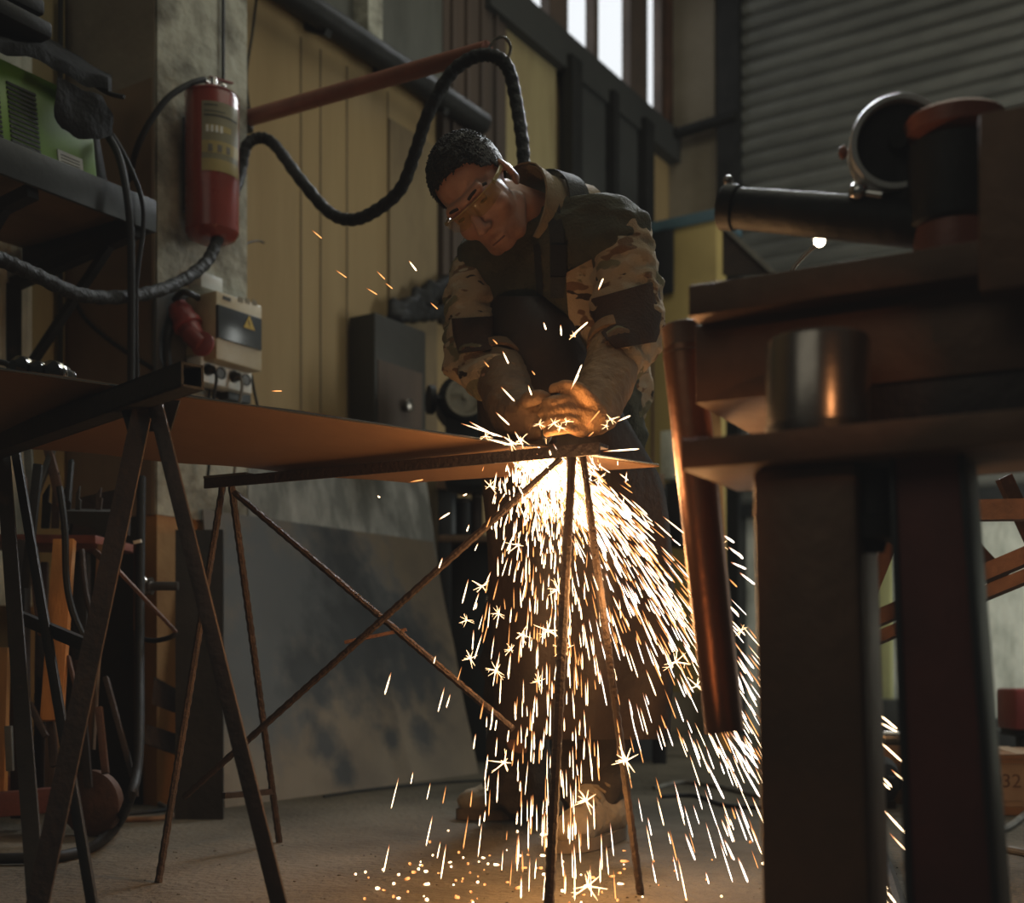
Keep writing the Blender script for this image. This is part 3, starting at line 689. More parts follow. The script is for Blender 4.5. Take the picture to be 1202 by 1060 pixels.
# =================================================================== LEANING SHEETS AND SCRAP
def slab(name, q4, th, mt, lb, cat, n=16):
    bl_, br_, tr_, tl_ = [V(p) for p in q4]
    nr = (br_-bl_).cross(tl_-bl_).normalized()
    rows = [[bl_.lerp(tl_, i/n).lerp(br_.lerp(tr_, i/n), j/n)+nr*(noise.noise(V((i*.35, j*.35, len(lb))))*.006) for j in range(n+1)] for i in range(n+1)]
    return tag(MB().grid(rows, th, -nr if nr.y < 0 else nr).build(name, mt), lb, cat)
bl_, br_ = G(264, 948), G(562, 908)
tl_, tr_ = P(238, 598, 3.37), P(508, 636, 4.52)
fs = slab('leaning_sheet', [bl_, br_, tr_, tl_], .006, 'scorched', 'scorched dark steel sheet leaning against the wall behind the rebar trestle', 'sheet')
org = fs.location
def loc_on(px, py):
    n = (br_-bl_).cross(tl_-bl_).normalized(); return RP(px, py, bl_, n)-org
spots(MT['scorched'], [(loc_on(325, 700), .36), (loc_on(300, 810), .22), (loc_on(420, 700), .36), (loc_on(480, 730), .22)], (.060, .063, .065), .5)
spots(MT['scorched'], [(loc_on(440, 745), .27), (loc_on(505, 765), .24), (loc_on(420, 650), .18), (loc_on(370, 790), .14), (loc_on(385, 870), .085), (loc_on(405, 905), .06), (loc_on(465, 866), .06), (loc_on(500, 860), .075)], (.014, .0145, .015), .55)
slab('leaning_sheet', [G(296, 938)+V((-.02, .08, 0)), G(552, 904)+V((-.02, .10, 0)), P(500, 556, 4.60), P(291, 548, 3.66)], .006, 'mottled', 'pale mottled steel sheet leaning behind the scorched sheet', 'sheet')
# dark plate added for the shade right of the pillar base, then scrap plates
slab('shade_plate', [G(205, 962), G(262, 962), P(262, 622, 3.20), P(206, 622, 3.16)], .01, 'iron', 'dark plate put for shade between the pillar base and the scorched sheet', 'plate', 4)
slab('scrap_plate', [P(178, 826, 3.12), P(222, 842, 3.12), P(224, 818, 3.14), P(181, 794, 3.14)], .008, 'rustd', 'small dark square plate tilted against the orange pillar base', 'plate', 3)
slab('scrap_plate', [P(168, 872, 3.10), P(226, 892, 3.10), P(228, 868, 3.12), P(172, 850, 3.12)], .008, 'rustd', 'lower dark scrap plate leaning at the foot of the orange pillar base', 'plate', 3)
# rack
rk = thing('scrap_rack', G(30, 968), 'low rack with a red top board and red bottom beam holding scrap bars', 'rack')
ra, rb = P(-60, 626, 2.85), P(112, 628, 2.78)
MB().hexa([ra+Y*.34-Z*.014, rb+Y*.34-Z*.014, rb-Z*.020, ra-Z*.020, ra+Y*.34+Z*.006, rb+Y*.34+Z*.006, rb+Z*.0, ra+Z*.0], .002).build('top_board', 'redprime', rk)
MB().bar(P(-60, 950, 2.72), P(88, 936, 2.72), .05, .055, Z, .003).build('bottom_beam', 'redprime', rk)
MB().bar(P(-60, 925, 3.1), P(100, 918, 3.1), .05, .05, Z, .003).build('bottom_beam', 'redprime', rk)
for x, dd in ((24, 2.80), (-30, 2.86), (96, 3.1)): 
    a = P(x, 634, dd); MB().bar(a, V((a.x, a.y, .03)), .035, .035, Y, .002).build('upright', 'rustd', rk)
cw = P(106, 955, 2.72); zc_ = .075
MB().lathe(V((cw.x, cw.y-.02, zc_)), V((.25, 1, 0)), [(0, 0), (0, .03), (.004, .04), (.004, .066), (.008, .075), (.03, .075), (.034, .066), (.034, 0)], 28).build('caster', 'rust', rk)
# individual scrap bars: (name, material, x0,y0,d0, x1,y1,d1, width px, label)
SCR = [
 ('timber_board', 'wood', 76, 634, 2.72, 61, 846, 2.62, 24, 'bright orange timber board with a slanted cut end in the scrap rack'),
 ('timber_board', 'woodd', 120, 640, 2.76, 106, 880, 2.70, 9, 'narrow old timber strip standing right of the orange board'),
 ('timber_board', 'wood', 6, 760, 2.75, 2, 930, 2.75, 10, 'narrow orange timber strip low at the far left of the rack'),
 ('timber_board', 'woodd', 62, 790, 2.85, 60, 935, 2.80, 12, 'old timber strip standing below the orange board'),
 ('steel_bar', 'iron', 45, 545, 2.62, 30, 690, 2.60, 10, 'dark bar leaning beside the left trestle legs'),
 ('steel_bar', 'rust', 26, 560, 2.80, 50, 745, 2.62, 9, 'rusty brown bar slanting across the left end of the rack'),
 ('steel_bar', 'rustd', 40, 640, 2.8, 64, 900, 2.62, 8, 'dark slanting bar left of the orange board'),
 ('steel_bar', 'cable', 33, 527, 2.95, 37, 586, 2.85, 9, 'short pale grey bar standing at the back of the rack'),
 ('steel_bar', 'greycab', 62, 528, 2.9, 34, 603, 2.72, 7, 'grey flat bar tilted left above the red top board'),
 ('steel_bar', 'rust', 57, 528, 2.9, 72, 592, 2.75, 10, 'brown flat bar tilted right above the red top board'),
 ('steel_bar', 'iron', 84, 541, 2.85, 80, 590, 2.75, 5, 'black spike standing among the offcuts on the red top board'),
 ('steel_bar', 'rust', 112, 648, 2.66, 130, 664, 2.60, 7, 'short rusty offcut poking out right of the orange board'),
 ('steel_bar', 'rust', 139, 670, 2.55, 207, 742, 2.75, 4, 'thin rusty rod slanting down to the right before the orange pillar base'),
 ('steel_bar', 'rustd', 124, 795, 2.7, 156, 912, 2.6, 6, 'thin dark rod slanting across the gap left of the pillar base'),
 ('steel_bar', 'rust', 80, 770, 2.66, 90, 812, 2.64, 4, 'short thin rusty rod beside the lower end of the orange board'),
 ('steel_bar', 'rustd', 34, 825, 2.6, 54, 865, 2.58, 7, 'short dark offcut low between the left trestle legs'),
 ('steel_bar', 'iron', 96, 650, 2.9, 94, 905, 2.82, 14, 'dark upright flat bar behind the orange board'),
 ('steel_bar', 'rustd', 50, 660, 2.92, 46, 930, 2.86, 13, 'dark upright flat bar left behind the orange board'),
 ('steel_bar', 'rust', 116, 830, 2.66, 124, 908, 2.62, 8, 'rusty flat offcut standing near the black floor hose'),
 ('steel_bar', 'rustd', 14, 640, 2.9, 20, 930, 2.82, 12, 'dark upright bar at the left end of the rack'),
 ('steel_bar', 'cable', 10, 852, 2.7, 12, 905, 2.7, 8, 'short pale grey offcut at the far left of the rack'),
 ('steel_bar', 'rustd', 92, 775, 2.7, 104, 925, 2.66, 9, 'dark bar leaning right under the orange board'),
]
for nm, mt, x0, y0, d0, x1, y1, d1, w_, lb in SCR:
    q = MB(); a, b_ = P(x0, y0, d0), P(x1, y1, d1); q.bar(a, b_, w_*d0/F, .012 if 'timber' not in nm else .02, Y, .001)
    tag(q.build(nm, mt), lb, 'board' if 'timber' in nm else 'bar', 'scrap in the rack')
tag(MB().tube([P(70, 572, 2.64), P(76, 620, 2.62), P(78, 680, 2.61), P(86, 720, 2.60), P(100, 752, 2.60)], .008, 8).build('bent_bar', 'iron'), 'black bent bar curving down over the orange board', 'bar', 'scrap in the rack')
tag(MB().tube([P(96, 645, 2.7), P(100, 690, 2.68), P(108, 725, 2.67), P(114, 742, 2.66)], .007, 8).build('bent_bar', 'rustd'), 'dark bent bar curving beside the orange board', 'bar', 'scrap in the rack')
q = MB(); q.prism([P(76, 602, 2.74), P(135, 603, 2.68), P(131, 637, 2.66), P(108, 620, 2.70), P(78, 613, 2.74)], V((0, .006, 0))); q.prism([P(76, 602, 2.74), P(135, 603, 2.68), P(132, 600, 2.86), P(84, 599, 2.90)], V((0, 0, .004)))
tag(q.build('folded_offcut', 'greycab'), 'folded grey sheet offcut on the right end of the red top board', 'offcut')
for i, (x, y, h_, w_, mt, lb) in enumerate([(48, 620, 52, 9, 'iron', 'jagged black offcut at the left among the pieces on the red board'), (60, 620, 66, 8, 'rustd', 'tall dark jagged offcut in the middle of the red board'), (71, 622, 58, 9, 'iron', 'broad black jagged offcut right of the middle of the red board'), (88, 608, 38, 5, 'greycab', 'small grey offcut leaning right on the red board'), (112, 600, 28, 6, 'rustd', 'small rusty offcut leaning behind the folded grey sheet')]):
    a = P(x, y, 2.82); s_ = 2.82/F
    q = MB(); q.prism([a, a+X*w_*s_, a+X*w_*s_*1.3+Z*h_*s_*.55, a+X*w_*s_*.9+Z*h_*s_*.6, a+X*w_*s_*1.1+Z*h_*s_, a+X*w_*s_*.2+Z*h_*s_*.75], V((0, .008, 0)))
    tag(q.build('jagged_offcut', mt), lb, 'offcut', 'offcuts on the red board')
slab('leaning_board', [P(84, 628, 3.05), P(150, 628, 3.0), P(150, 572, 3.02), P(90, 585, 3.06)], .01, 'rustd', 'dark board standing behind the offcuts on the red board', 'board', 3)
# valve on the riser pipe by the orange base
vv = thing('pipe_valve', G(160, 968), 'grey pipe valve on a thin riser beside the orange pillar base', 'valve')
c = P(168, 688, 2.9)
MB().tube([P(160, 640, 2.9), P(160, 740, 2.9)], .007, 10, 0).build('riser', 'rust', vv)
MB().lathe(c-X*.014, X, [(0, 0), (0, .018), (.01, .024), (.02, .024), (.026, .018), (.03, .022), (.036, .022), (.036, 0)], 20).build('nut', 'steel', vv)
MB().cyl(c+X*.015, c+X*.085, .011, n=14).build('spout', 'steeld', vv)
MB().bar(P(157, 637, 2.89), P(166, 635, 2.89), .008, .008).build('tap_handle', 'white', vv)
MB().tube([P(160, 740, 2.9), P(160, 860, 2.9), P(160, 935, 2.9)], .006, 8, 0).build('riser_foot', 'rustd', vv)
# black hose from wall to floor
q = MB().tube([P(166, 560, 2.95), P(165, 640, 2.90), P(164, 760, 2.80), P(164, 850, 2.66), P(161, 905, 2.58), P(152, 938, 2.52), G(138, 968, .013), G(115, 990, .013), G(80, 1003, .013), G(40, 1007, .013), G(-30, 1008, .013)], .011, 12)
tag(q.build('floor_hose', 'rubber'), 'black hose falling past the orange pillar base and curving along the floor', 'hose')
for i, (pts, r, mt, lb) in enumerate([([(125, 906), (160, 928), (196, 948)], .006, 'cable', 'pale thin rod lying from the rack towards the scorched sheet'), ([(120, 962), (150, 962), (200, 958), (262, 936)], .007, 'woodd', 'thin timber strip lying on the floor before the scorched sheet'), ([(150, 955), (205, 948), (250, 930)], .006, 'iron', 'dark thin rod lying on the floor behind the timber strip')]):
    tag(MB().tube([G(x, y, r) for x, y in pts], r, 8).build('floor_rod', mt), lb, 'rod')
tag(MB().tube([P(162, 748, 2.86), P(180, 752, 2.8), P(200, 748, 2.75), P(208, 742, 2.75)], .006, 8).build('cable_loop', 'rubber'), 'black cable loop hanging before the orange pillar base', 'cable')

# =================================================================== BACKGROUND BEHIND THE WELDER
cb = thing('steel_cabinet', WP(470, 590, .1), 'grey steel wall cabinet hanging behind the sheet at the welder\'s elbow', 'cabinet')
def wbox(pa, pb, ya, yb, off, dep, bev=.004):
    """box with its front parallel to the left wall"""
    a, b_ = WP(pa, ya, off), WP(pb, ya, off); zl = WP((pa+pb)/2, yb, off).z; zh = WP((pa+pb)/2, ya, off).z
    f = lambda p, zz: V((p.x, p.y, zz))
    return MB().hexa([f(a, zl)-WN*dep, f(b_, zl)-WN*dep, f(b_, zl), f(a, zl), f(a, zh)-WN*dep, f(b_, zh)-WN*dep, f(b_, zh), f(a, zh)], bev)
MBc = wbox(440, 500, 378, 545, .13, .12); MBc.build('case', 'greycab', cb)
wbox(444, 496, 430, 540, .134, .004, .001).build('door', 'brownpan', cb)
kn = WP(474, 477, .13); kq = MB().lathe(kn, WN, [(0, .012), (.012, .012), (.016, .022), (.03, .024), (.036, .015), (.036, 0)], 18).build('door_knob', 'steel', cb)
he = []
for k in range(7):
    c = WP(462+k*9, 371-k*5.5, .07); he.append(('c', c, .028+.006*(k % 3), c+V((.03*math.sin(k*2.1), .02, .035+.02*math.cos(k*1.7))), .022))
he += [('c', WP(470, 372, .09), .025, WP(524, 366, .05), .03), ('c', WP(500, 352, .08), .03, WP(526, 330, .05), .03)]
hp_ = blob('work_gloves', he, 'rubber', None, .008, 3, .5, lambda p, n: .008*noise.noise(p*28))
tag(hp_, 'heap of black work gloves lying on top of the grey wall cabinet', 'gloves')
# drum tool with round face
dm = thing('bench_grinder', P(546, 520, 4.1), 'dark bench machine with a round tan disc behind the welder\'s right glove', 'machine')
c = P(546, 466, 4.05)
MB().lathe(c, V((.15, -1, -.02)), [(-.22, 0), (-.22, .06), (-.2, .085), (-.05, .09), (-.05, .076), (.0, .076), (.0, .060)], 32).build('motor', 'iron', dm)
MB().lathe(c, V((.15, -1, -.02)), [(0, .066), (.012, .066), (.012, .058), (.004, .056), (.004, .012), (.02, .010), (.02, 0)], 32).build('disc', 'tan', dm)
MB().bar(c-Z*.06+Y*.1, c-Z*.30+Y*.1, .14, .16, Y, .01).build('pedestal', 'iron', dm)
MB().lathe(c+V((-.10, .05, .0)), V((-1, -.3, 0)), [(-.1, .02), (0, .02), (.01, .05), (.03, .05), (.03, 0)], 20).build('guard', 'rubber', dm)
wb = thing('workbench', P(560, 640, 4.2), 'dark cluttered workbench standing behind the welder', 'workbench')
def bx(px0, px1, py0, py1, d0, d1):
    a, b_ = P(px0, py0, d0), P(px1, py0, d0); zl = P(px0, py1, d0).z
    return MB().hexa([V((a.x, d0, zl)), V((b_.x, d0, zl)), V((b_.x, d1, zl)), V((a.x, d1, zl)), V((a.x, d0, a.z)), V((b_.x, d0, a.z)), V((b_.x, d1, a.z)), V((a.x, d1, a.z))], .004)
bx(512, 780, 556, 574, 4.58, 4.76).build('bench_top', 'woodd', wb)
bx(514, 760, 628, 636, 4.59, 4.74).build('shelf', 'woodd', wb)
for x in (516, 600, 690, 768):
    a = P(x+6, 570, 4.62); MB().bar(a, V((a.x, a.y, 0)), .05, .05, Y, .003).build('leg', 'iron', wb)
bx(518, 768, 640, 893, 4.72, 4.75).build('back_panel', 'darkpan', wb)
for i, (x, y0, y1, r, mt, lb) in enumerate([(527, 575, 628, .035, 'dgrey', 'first dark can on the bench shelf left of the welder'), (545, 585, 628, .03, 'iron', 'second dark can on the bench shelf, beside the first'), (560, 578, 628, .022, 'rustd', 'rusty can on the bench shelf nearest the welder')]):
    p_ = P(x, y1, 4.66); top = P(x, y0, 4.66).z; t_ = thing('can', V((p_.x, p_.y, p_.z)), lb, 'can', 'cans on the bench shelf')
    hh = top-p_.z; MB().lathe(p_, Z, [(0, 0), (0, r), (hh*.9, r), (hh*.93, r*.9), (hh, r*.9), (hh, 0)], 20).build('body', mt, t_)
    MB().lathe(p_, Z, [(hh*.88, r*1.0), (hh*.9, r*1.06), (hh*.93, r*1.0)], 20).build('rim', 'steel', t_)
for i, (x0, x1, lb) in enumerate([(570, 577, 'pale grey flat bar upright in the dark under the bench'), (580, 584, 'thin dark bar upright beside the pale bar under the bench')]):
    a, b_ = P((x0+x1)/2, 700, 3.9), P((x0+x1)/2+2, 880, 3.85); tag(MB().bar(a, V((b_.x, b_.y, .0)), (x1-x0)*3.9/F, .01, Y).build('upright_bar', 'steel' if i == 0 else 'steeld'), lb, 'bar')
# mustard locker, coils, hanging plate, brace
lk = thing('steel_locker', EP(805, 600, .55), 'mustard yellow steel locker with a blue top edge behind the welder\'s left shoulder', 'locker')
def exbox(pa, pb, ya, yb, off, dep, bev=.004):
    a, b_ = EP(pa, ya, off), EP(pb, ya, off); zh = EP((pa+pb)/2, ya, off).z; zl = EP((pa+pb)/2, yb, off).z
    f = lambda p, zz: V((p.x, p.y, zz))
    return MB().hexa([f(a, zl)-EN*dep, f(b_, zl)-EN*dep, f(b_, zl), f(a, zl), f(a, zh)-EN*dep, f(b_, zh)-EN*dep, f(b_, zh), f(a, zh)], bev)
exbox(752, 841, 262, 812, .80, .12).build('case', 'yellowcab', lk)
exbox(748, 843, 254, 266, .82, .30).build('top_edge', 'blue', lk)
exbox(764, 768, 300, 790, .803, .003, 0).build('door_seam', 'woodd', lk)
exbox(800, 812, 470, 500, .815, .016).build('door_handle', 'steeld', lk)
hp = exbox(757, 790, 272, 346, .825, .015).build('hanging_plate', 'rubber')
tag(hp, 'dark plate hanging on the mustard locker beside the welder\'s sleeve', 'plate')
for i, (x, y, r, lb) in enumerate([(808, 241, .072, 'large dark hoop standing at the right on the mustard locker'), (774, 247, .06, 'dark hoop standing in the middle on the mustard locker'), (754, 250, .05, 'small dark hoop standing at the left on the mustard locker')]):
    c = EP(x, y, .72); c.z = lk.children[1].bound_box[6][2]+lk.location.z+r+.005
    q = MB(); q.tube([c+(ED*math.cos(t*math.pi/12)+Z*math.sin(t*math.pi/12))*r for t in range(25)], .008 if i == 0 else .014, 8, 2)
    tag(q.build('wire_hoop', 'steeld' if i == 0 else 'rubber'), lb, 'hoop', 'hoops on the locker')
q = MB(); q.prism([EP(848, 262, .9), EP(908, 322, .9), EP(848, 322, .9)], -EN*.02)
lb_ = q.build('leaning_board', 'rustd'); tag(lb_, 'dark triangular board edge leaning in front of the roller shutter', 'board')
MB().bar(EP(846, 262, .905), EP(912, 324, .905), .02, .025, EN).build('pale_edge', 'cable', lb_)
q = exbox(775, 797, 505, 562, 1.2, .2); tag(q.build('grey_box', 'pale'), 'pale grey box behind the hanging pipe at the welder\'s hip', 'box')
q = exbox(776, 800, 566, 640, 1.2, .2); tag(q.build('dark_box', 'iron'), 'dark box under the pale grey box at the welder\'s hip', 'box')
ft_ = thing('timber_trestle', EP(860, 600, 1.4), 'tan timber trestle seen between the hanging pipe and the metal cylinder', 'trestle')
fr = 1.5
MB().bar(EP(832, 470, fr), EP(905, 455, fr), .05, .05, Z, .003).build('rail', 'yellowcab', ft_)
MB().bar(EP(836, 470, fr), EP(850, 880, fr), .06, .05, Y, .003).build('post', 'orangep', ft_)
MB().bar(EP(832, 468, fr), EP(880, 492, fr), .03, .03, Z, .003).build('brace', 'yellowcab', ft_)
MB().bar(EP(893, 480, fr), EP(878, 512, fr), .012, .012, Y).build('pale_strut', 'pale', ft_)
# floor clutter at right rear
def carton(name, px0, px1, py0, py1, lb, dep=.25, ang=.15):
    a = G((px0+px1)/2, py1); d = a.y; w_ = (px1-px0)*d/F; h_ = (py1-py0)*d/F
    u = V((math.cos(ang), -math.sin(ang), 0)); n_ = V((u.y, -u.x, 0)); n_ = n_ if n_.y < 0 else -n_
    t_ = thing(name, a, lb, 'box')
    MB().box(a-n_*dep/2+Z*h_/2, u*w_/2, n_*dep/2, Z*h_/2, .003).build('carton', 'card', t_)
    MB().box(a-n_*dep/2+Z*(h_+.001), u*.025, n_*dep/2, Z*.001).build('tape_strip', 'paper', t_)
    return t_, a, u, n_, w_, h_
t_, a, u, n_, w_, h_ = carton('cardboard_box', 1150, 1260, 886, 958, 'brown cardboard box with printed label at the right edge of the floor', .28)
lab = MB().box(a+n_*.001+Z*h_*.5+u*.03, u*w_*.40, n_*.001, Z*h_*.36).build('label_sheet', 'paper', t_)
def text(s, pos, u_, up, n__, size, mt, par, nm='lettering'):
    cu = bpy.data.curves.new(nm, 'FONT'); cu.body = s; cu.size = size; cu.extrude = .0006; cu.align_x = 'CENTER'; cu.align_y = 'CENTER'
    o = bpy.data.objects.new(nm+'_src', cu); C.objects.link(o)
    dg = bpy.context.evaluated_depsgraph_get(); me = bpy.data.meshes.new_from_object(o.evaluated_get(dg)); bpy.data.objects.remove(o)
    me.name = nm; R = Matrix((u_, up, n__)).transposed(); org = wpos(par)
    for v in me.vertices: v.co = R @ v.co+pos-org
    me.materials.append(MT[mat_] if False else MT[mt]); o = bpy.data.objects.new(nm, me); C.objects.link(o); o.parent = par
    return o
tp = a+n_*.0025+Z*h_*.56-u*.05
text('032', tp, u, Z, n_, .05, 'inkred', lab)
q = MB()
for k in range(3): q.bar(tp+Z*(.045+.012*k)-u*.05, tp+Z*(.045+.012*k)+u*.06, .001, .004, n_)
for k in range(2): q.bar(tp-Z*(.05+.014*k)-u*.06, tp-Z*(.05+.014*k)+u*.04, .001, .003, n_)
q.build('print_lines', 'inkred', lab)
carton('cardboard_box', 1036, 1085, 874, 944, 'plain brown cardboard box seen between the bench post and the red leg', .2, .05)
q = MB(); c = G(1022, 946); q.lathe(c+Z*.07, V((.5, -1, 0)), [(-.12, 0), (-.12, .06), (-.1, .07), (.04, .07), (.06, .05), (.06, .02), (.1, .02), (.1, 0)], 20); q.box(c+Z*.01, X*.05, Y*.06, Z*.01)
tag(q.build('electric_motor', 'iron'), 'small dark electric motor on the floor beside the bench post', 'motor')
q = MB(); c = P(1052, 866, 3.18); q.lathe(c, V((1, -.2, 0)), [(-.08, 0), (-.05, .012), (-.03, .02), (.05, .02), (.06, .012), (.06, 0)], 18)
tag(q.build('grey_canister', 'steel'), 'grey metal canister lying on the plain cardboard box', 'canister')
q = exbox(1005, 1078, 822, 872, .35, .3); tag(q.build('dark_crate', 'darkpan'), 'dark crate against the pale wall seen left of the red leg', 'crate')
q = exbox(1128, 1260, 858, 900, .35, .3); tag(q.build('dark_crate', 'dgrey'), 'long dark crate against the pale wall at the right edge', 'crate')
rt = thing('work_light', G(1192, 915), 'red work light head on a black stand at the right edge', 'work light')
c = P(1200, 832, 4.0)
MB().box(c, X*.058, Y*.08, Z*.068, .012).build('head', 'redplastic', rt)
MB().box(c-Z*.075, X*.05, Y*.06, Z*.015, .005).build('black_base', 'rubber', rt)
MB().bar(c-Z*.08, V((c.x+.01, c.y, 0)), .035, .04, Y, .004).build('stand', 'iron', rt)
q = exbox(1022, 1046, 560, 822, .12, .05); tag(q.build('olive_post', 'olive'), 'olive green post against the pale wall seen between the bench legs', 'post')
q = exbox(1000, 1021, 580, 735, .10, .03); tag(q.build('light_strip', 'white'), 'narrow strip of light painted white beside the olive post between the bench legs', 'panel')  # window-like strip of light put in as a white panel
q = exbox(1140, 1290, 845, 862, .10, .08); tag(q.build('wall_rail', 'dgrey'), 'grey rail along the foot of the pale wall at right', 'rail')
for i, (pts, r, mt, lb) in enumerate([([(768, 925), (800, 918), (840, 922), (900, 935), (960, 930)], .007, 'cable', 'grey cable lying on the floor right of the welder'), ([(775, 935), (815, 934), (850, 945), (900, 948)], .006, 'rubber', 'black cable lying beside the grey cable right of the welder'), ([(1158, 975), (1180, 972), (1200, 958), (1212, 945)], .008, 'cable', 'pale cable curling in front of the printed cardboard box'), ([(1150, 1000), (1175, 996), (1215, 1003)], .008, 'cable', 'pale cable lying on the floor beside the red leg'), ([(1018, 965), (1034, 1000), (1052, 1050), (1062, 1100)], .012, 'rubber', 'black hose on the floor between the bench post and the red leg'), ([(380, 935), (450, 925), (530, 918), (590, 915)], .004, 'iron', 'thin dark wire on the floor along the scorched sheet')]):
    tag(MB().tube([G(x, y, r) for x, y in pts], r, 8).build('floor_cable', mt), lb, 'cable')
# rusty truss stand between the bench and the pale wall
ts = thing('truss_stand', G(1100, 930), 'rusty brown lattice truss stand behind the bench legs', 'truss')
td = 2.5
ta0, ta1 = P(985, 745, 2.75), P(1240, 638, 2.35)
tb0, tb1 = P(985, 768, 2.75), P(1240, 662, 2.35)
MB().bar(ta0, ta1, .03, .034).build('rail', 'rust', ts); MB().bar(tb0, tb1, .03, .026).build('rail', 'rust', ts)
for x0, y0, x1, y1 in ((1010, 720, 1048, 628), (1000, 600, 1062, 640), (1118, 618, 1160, 662), (1158, 680, 1178, 668), (1178, 560, 1215, 640)):
    dd = 2.55; MB().bar(P(x0, y0, dd), P(x1, y1, dd), .03, .022, Y).build('brace', 'rust', ts)
MB().bar(P(990, 602, 2.6), P(1240, 598, 2.3), .05, .04).build('top_chord', 'rust', ts)
for x, dd in ((990, 2.74), (1262, 2.33)):
    a = P(x, 600, dd); MB().bar(a, V((a.x, a.y, 0)), .035, .035, Y).build('upright', 'rust', ts)

# =================================================================== FOREGROUND BENCH
BD = V((.880, -.475, 0)).normalized(); BN = V((-BD.y, BD.x, 0)); BN = BN if BN.y < 0 else -BN     # along the front, towards the camera
b0 = P(810, 335, 1.42)
def BP(px, py, off=0): return RP(px, py, b0+BN*off, BN)
def bench(pa, pb, ztop, zbot, off0, off1, bev=.002, mb=None):
    a, b_ = BP(pa, 600, off0), BP(pb, 600, off0); mb = mb or MB()
    f = lambda p, z_: V((p.x, p.y, z_)); dv = BN*(off1-off0)
    return mb.hexa([f(a, zbot)+dv, f(b_, zbot)+dv, f(b_, zbot), f(a, zbot), f(a, ztop)+dv, f(b_, ztop)+dv, f(b_, ztop), f(a, ztop)], bev)
zt0 = BP(810, 335).z; zt1 = BP(812, 371).z
wbn = thing('steel_bench', V((b0.x+.2, b0.y, 0)), 'massive brown steel bench in the right foreground with a lower shelf and posts', 'workbench')
bench(808, 1400, zt0, zt1, 0, -.55).build('table_top', 'bench', wbn)
zp1 = BP(803, 482, -.02).z
zap = BP(850, 470, -.04).z
bench(816, 1400, zt1, zap, -.04, -.50).build('apron', 'bench', wbn)
zs0, zs1 = BP(800, 516, .10).z, BP(800, 551, .10).z
bench(799, 1400, zs0, zs1, .10, -.10).build('lower_shelf', 'bench', wbn)
bench(912, 1400, zap+.001, zs0-.001, -.045, -.09).build('back_panel', 'rustd', wbn)
# post : welded square column
pa, pb = BP(882, 700, .07), BP(1004, 700, .07)
q = MB(); dv = -BN*.11
a0, b0_ = V((pa.x, pa.y, zs1)), V((pb.x, pb.y, zs1)); a1 = BP(893, 1060, .07); b1 = BP(1021, 1060, .07); a1.z = b1.z = 0
kk = (zs1-0)/(zs1-BP(893, 1060, .07).z)
a1 = V((a0.x+(a1.x-a0.x)*kk, a0.y+(a1.y-a0.y)*kk, 0)); b1 = V((b0_.x+(b1.x-b0_.x)*kk, b0_.y+(b1.y-b0_.y)*kk, 0))
q.hexa([a1+dv, b1+dv, b1, a1, a0+dv, b0_+dv, b0_, a0], .008); q.build('post', 'bench', wbn)
# red H-beam leg, splayed
def hleg(pxa, pxb, yb_a, yb_b, off):
    ta, tb = BP(pxa, 590, off), BP(pxb, 590, off); ba_, bb_ = BP(yb_a, 1060, off), BP(yb_b, 1060, off)
    k = (zs1-0)/(zs1-ba_.z) if True else 1
    z0 = BP(pxa, 590, off).z
    def dn(t, b): 
        k = (t.z-0)/(t.z-b.z); return t+(b-t)*k
    return ta, tb, dn(ta, ba_), dn(tb, bb_)
ta, tb, ba_, bb_ = hleg(1044, 1130, 1064, 1170, .06)
ta.z = tb.z = zs1
q = MB(); t_f = .012; dv = -BN*.10
def flange(u0, u1, o0, o1):
    A_, B_ = ba_.lerp(bb_, u0), ba_.lerp(bb_, u1); Cc, D_ = ta.lerp(tb, u0), ta.lerp(tb, u1)
    return [A_+dv*o1, B_+dv*o1, B_+dv*o0, A_+dv*o0, Cc+dv*o1, D_+dv*o1, D_+dv*o0, Cc+dv*o0]
q.hexa(flange(.04, .96, .03, .10), .001); lg = q.build('leg_web', 'legred', wbn)
q = MB(); q.hexa(flange(-.02, .07, -.02, 1), .002); q.hexa(flange(.93, 1.02, -.02, 1), .002); q.build('leg_flanges', 'dgrey', wbn)
q = MB(); c = BP(1028, 600, .03)
q.lathe(c+Z*.045, -Z, [(0, 0), (0, .022), (.05, .024), (.054, .03), (.075, .028), (.08, .012), (.09, .010), (.09, 0)], 20); q.build('clamp_screw', 'iron', wbn)
# cylinder standing on the shelf
cc = BP(960, 500, .03); cc.z = zs0; rc = 60*cc.y/F; hc = BP(960, 400, .03).z-zs0
cy = thing('metal_cylinder', cc, 'shiny steel cylinder standing on the lower shelf of the brown bench', 'cylinder')
MB().lathe(cc, Z, [(0, 0), (0, rc), (.003, rc*1.0), (hc-.004, rc), (hc, rc*.96), (hc, rc*.8), (hc-.02, rc*.78), (hc-.02, 0)], 48).build('sleeve', 'steel', cy)
MB().lathe(cc, Z, [(hc*.0+.001, rc*1.01), (.012, rc*1.012), (.014, rc*1.0)], 48).build('base_ring', 'steeld', cy)
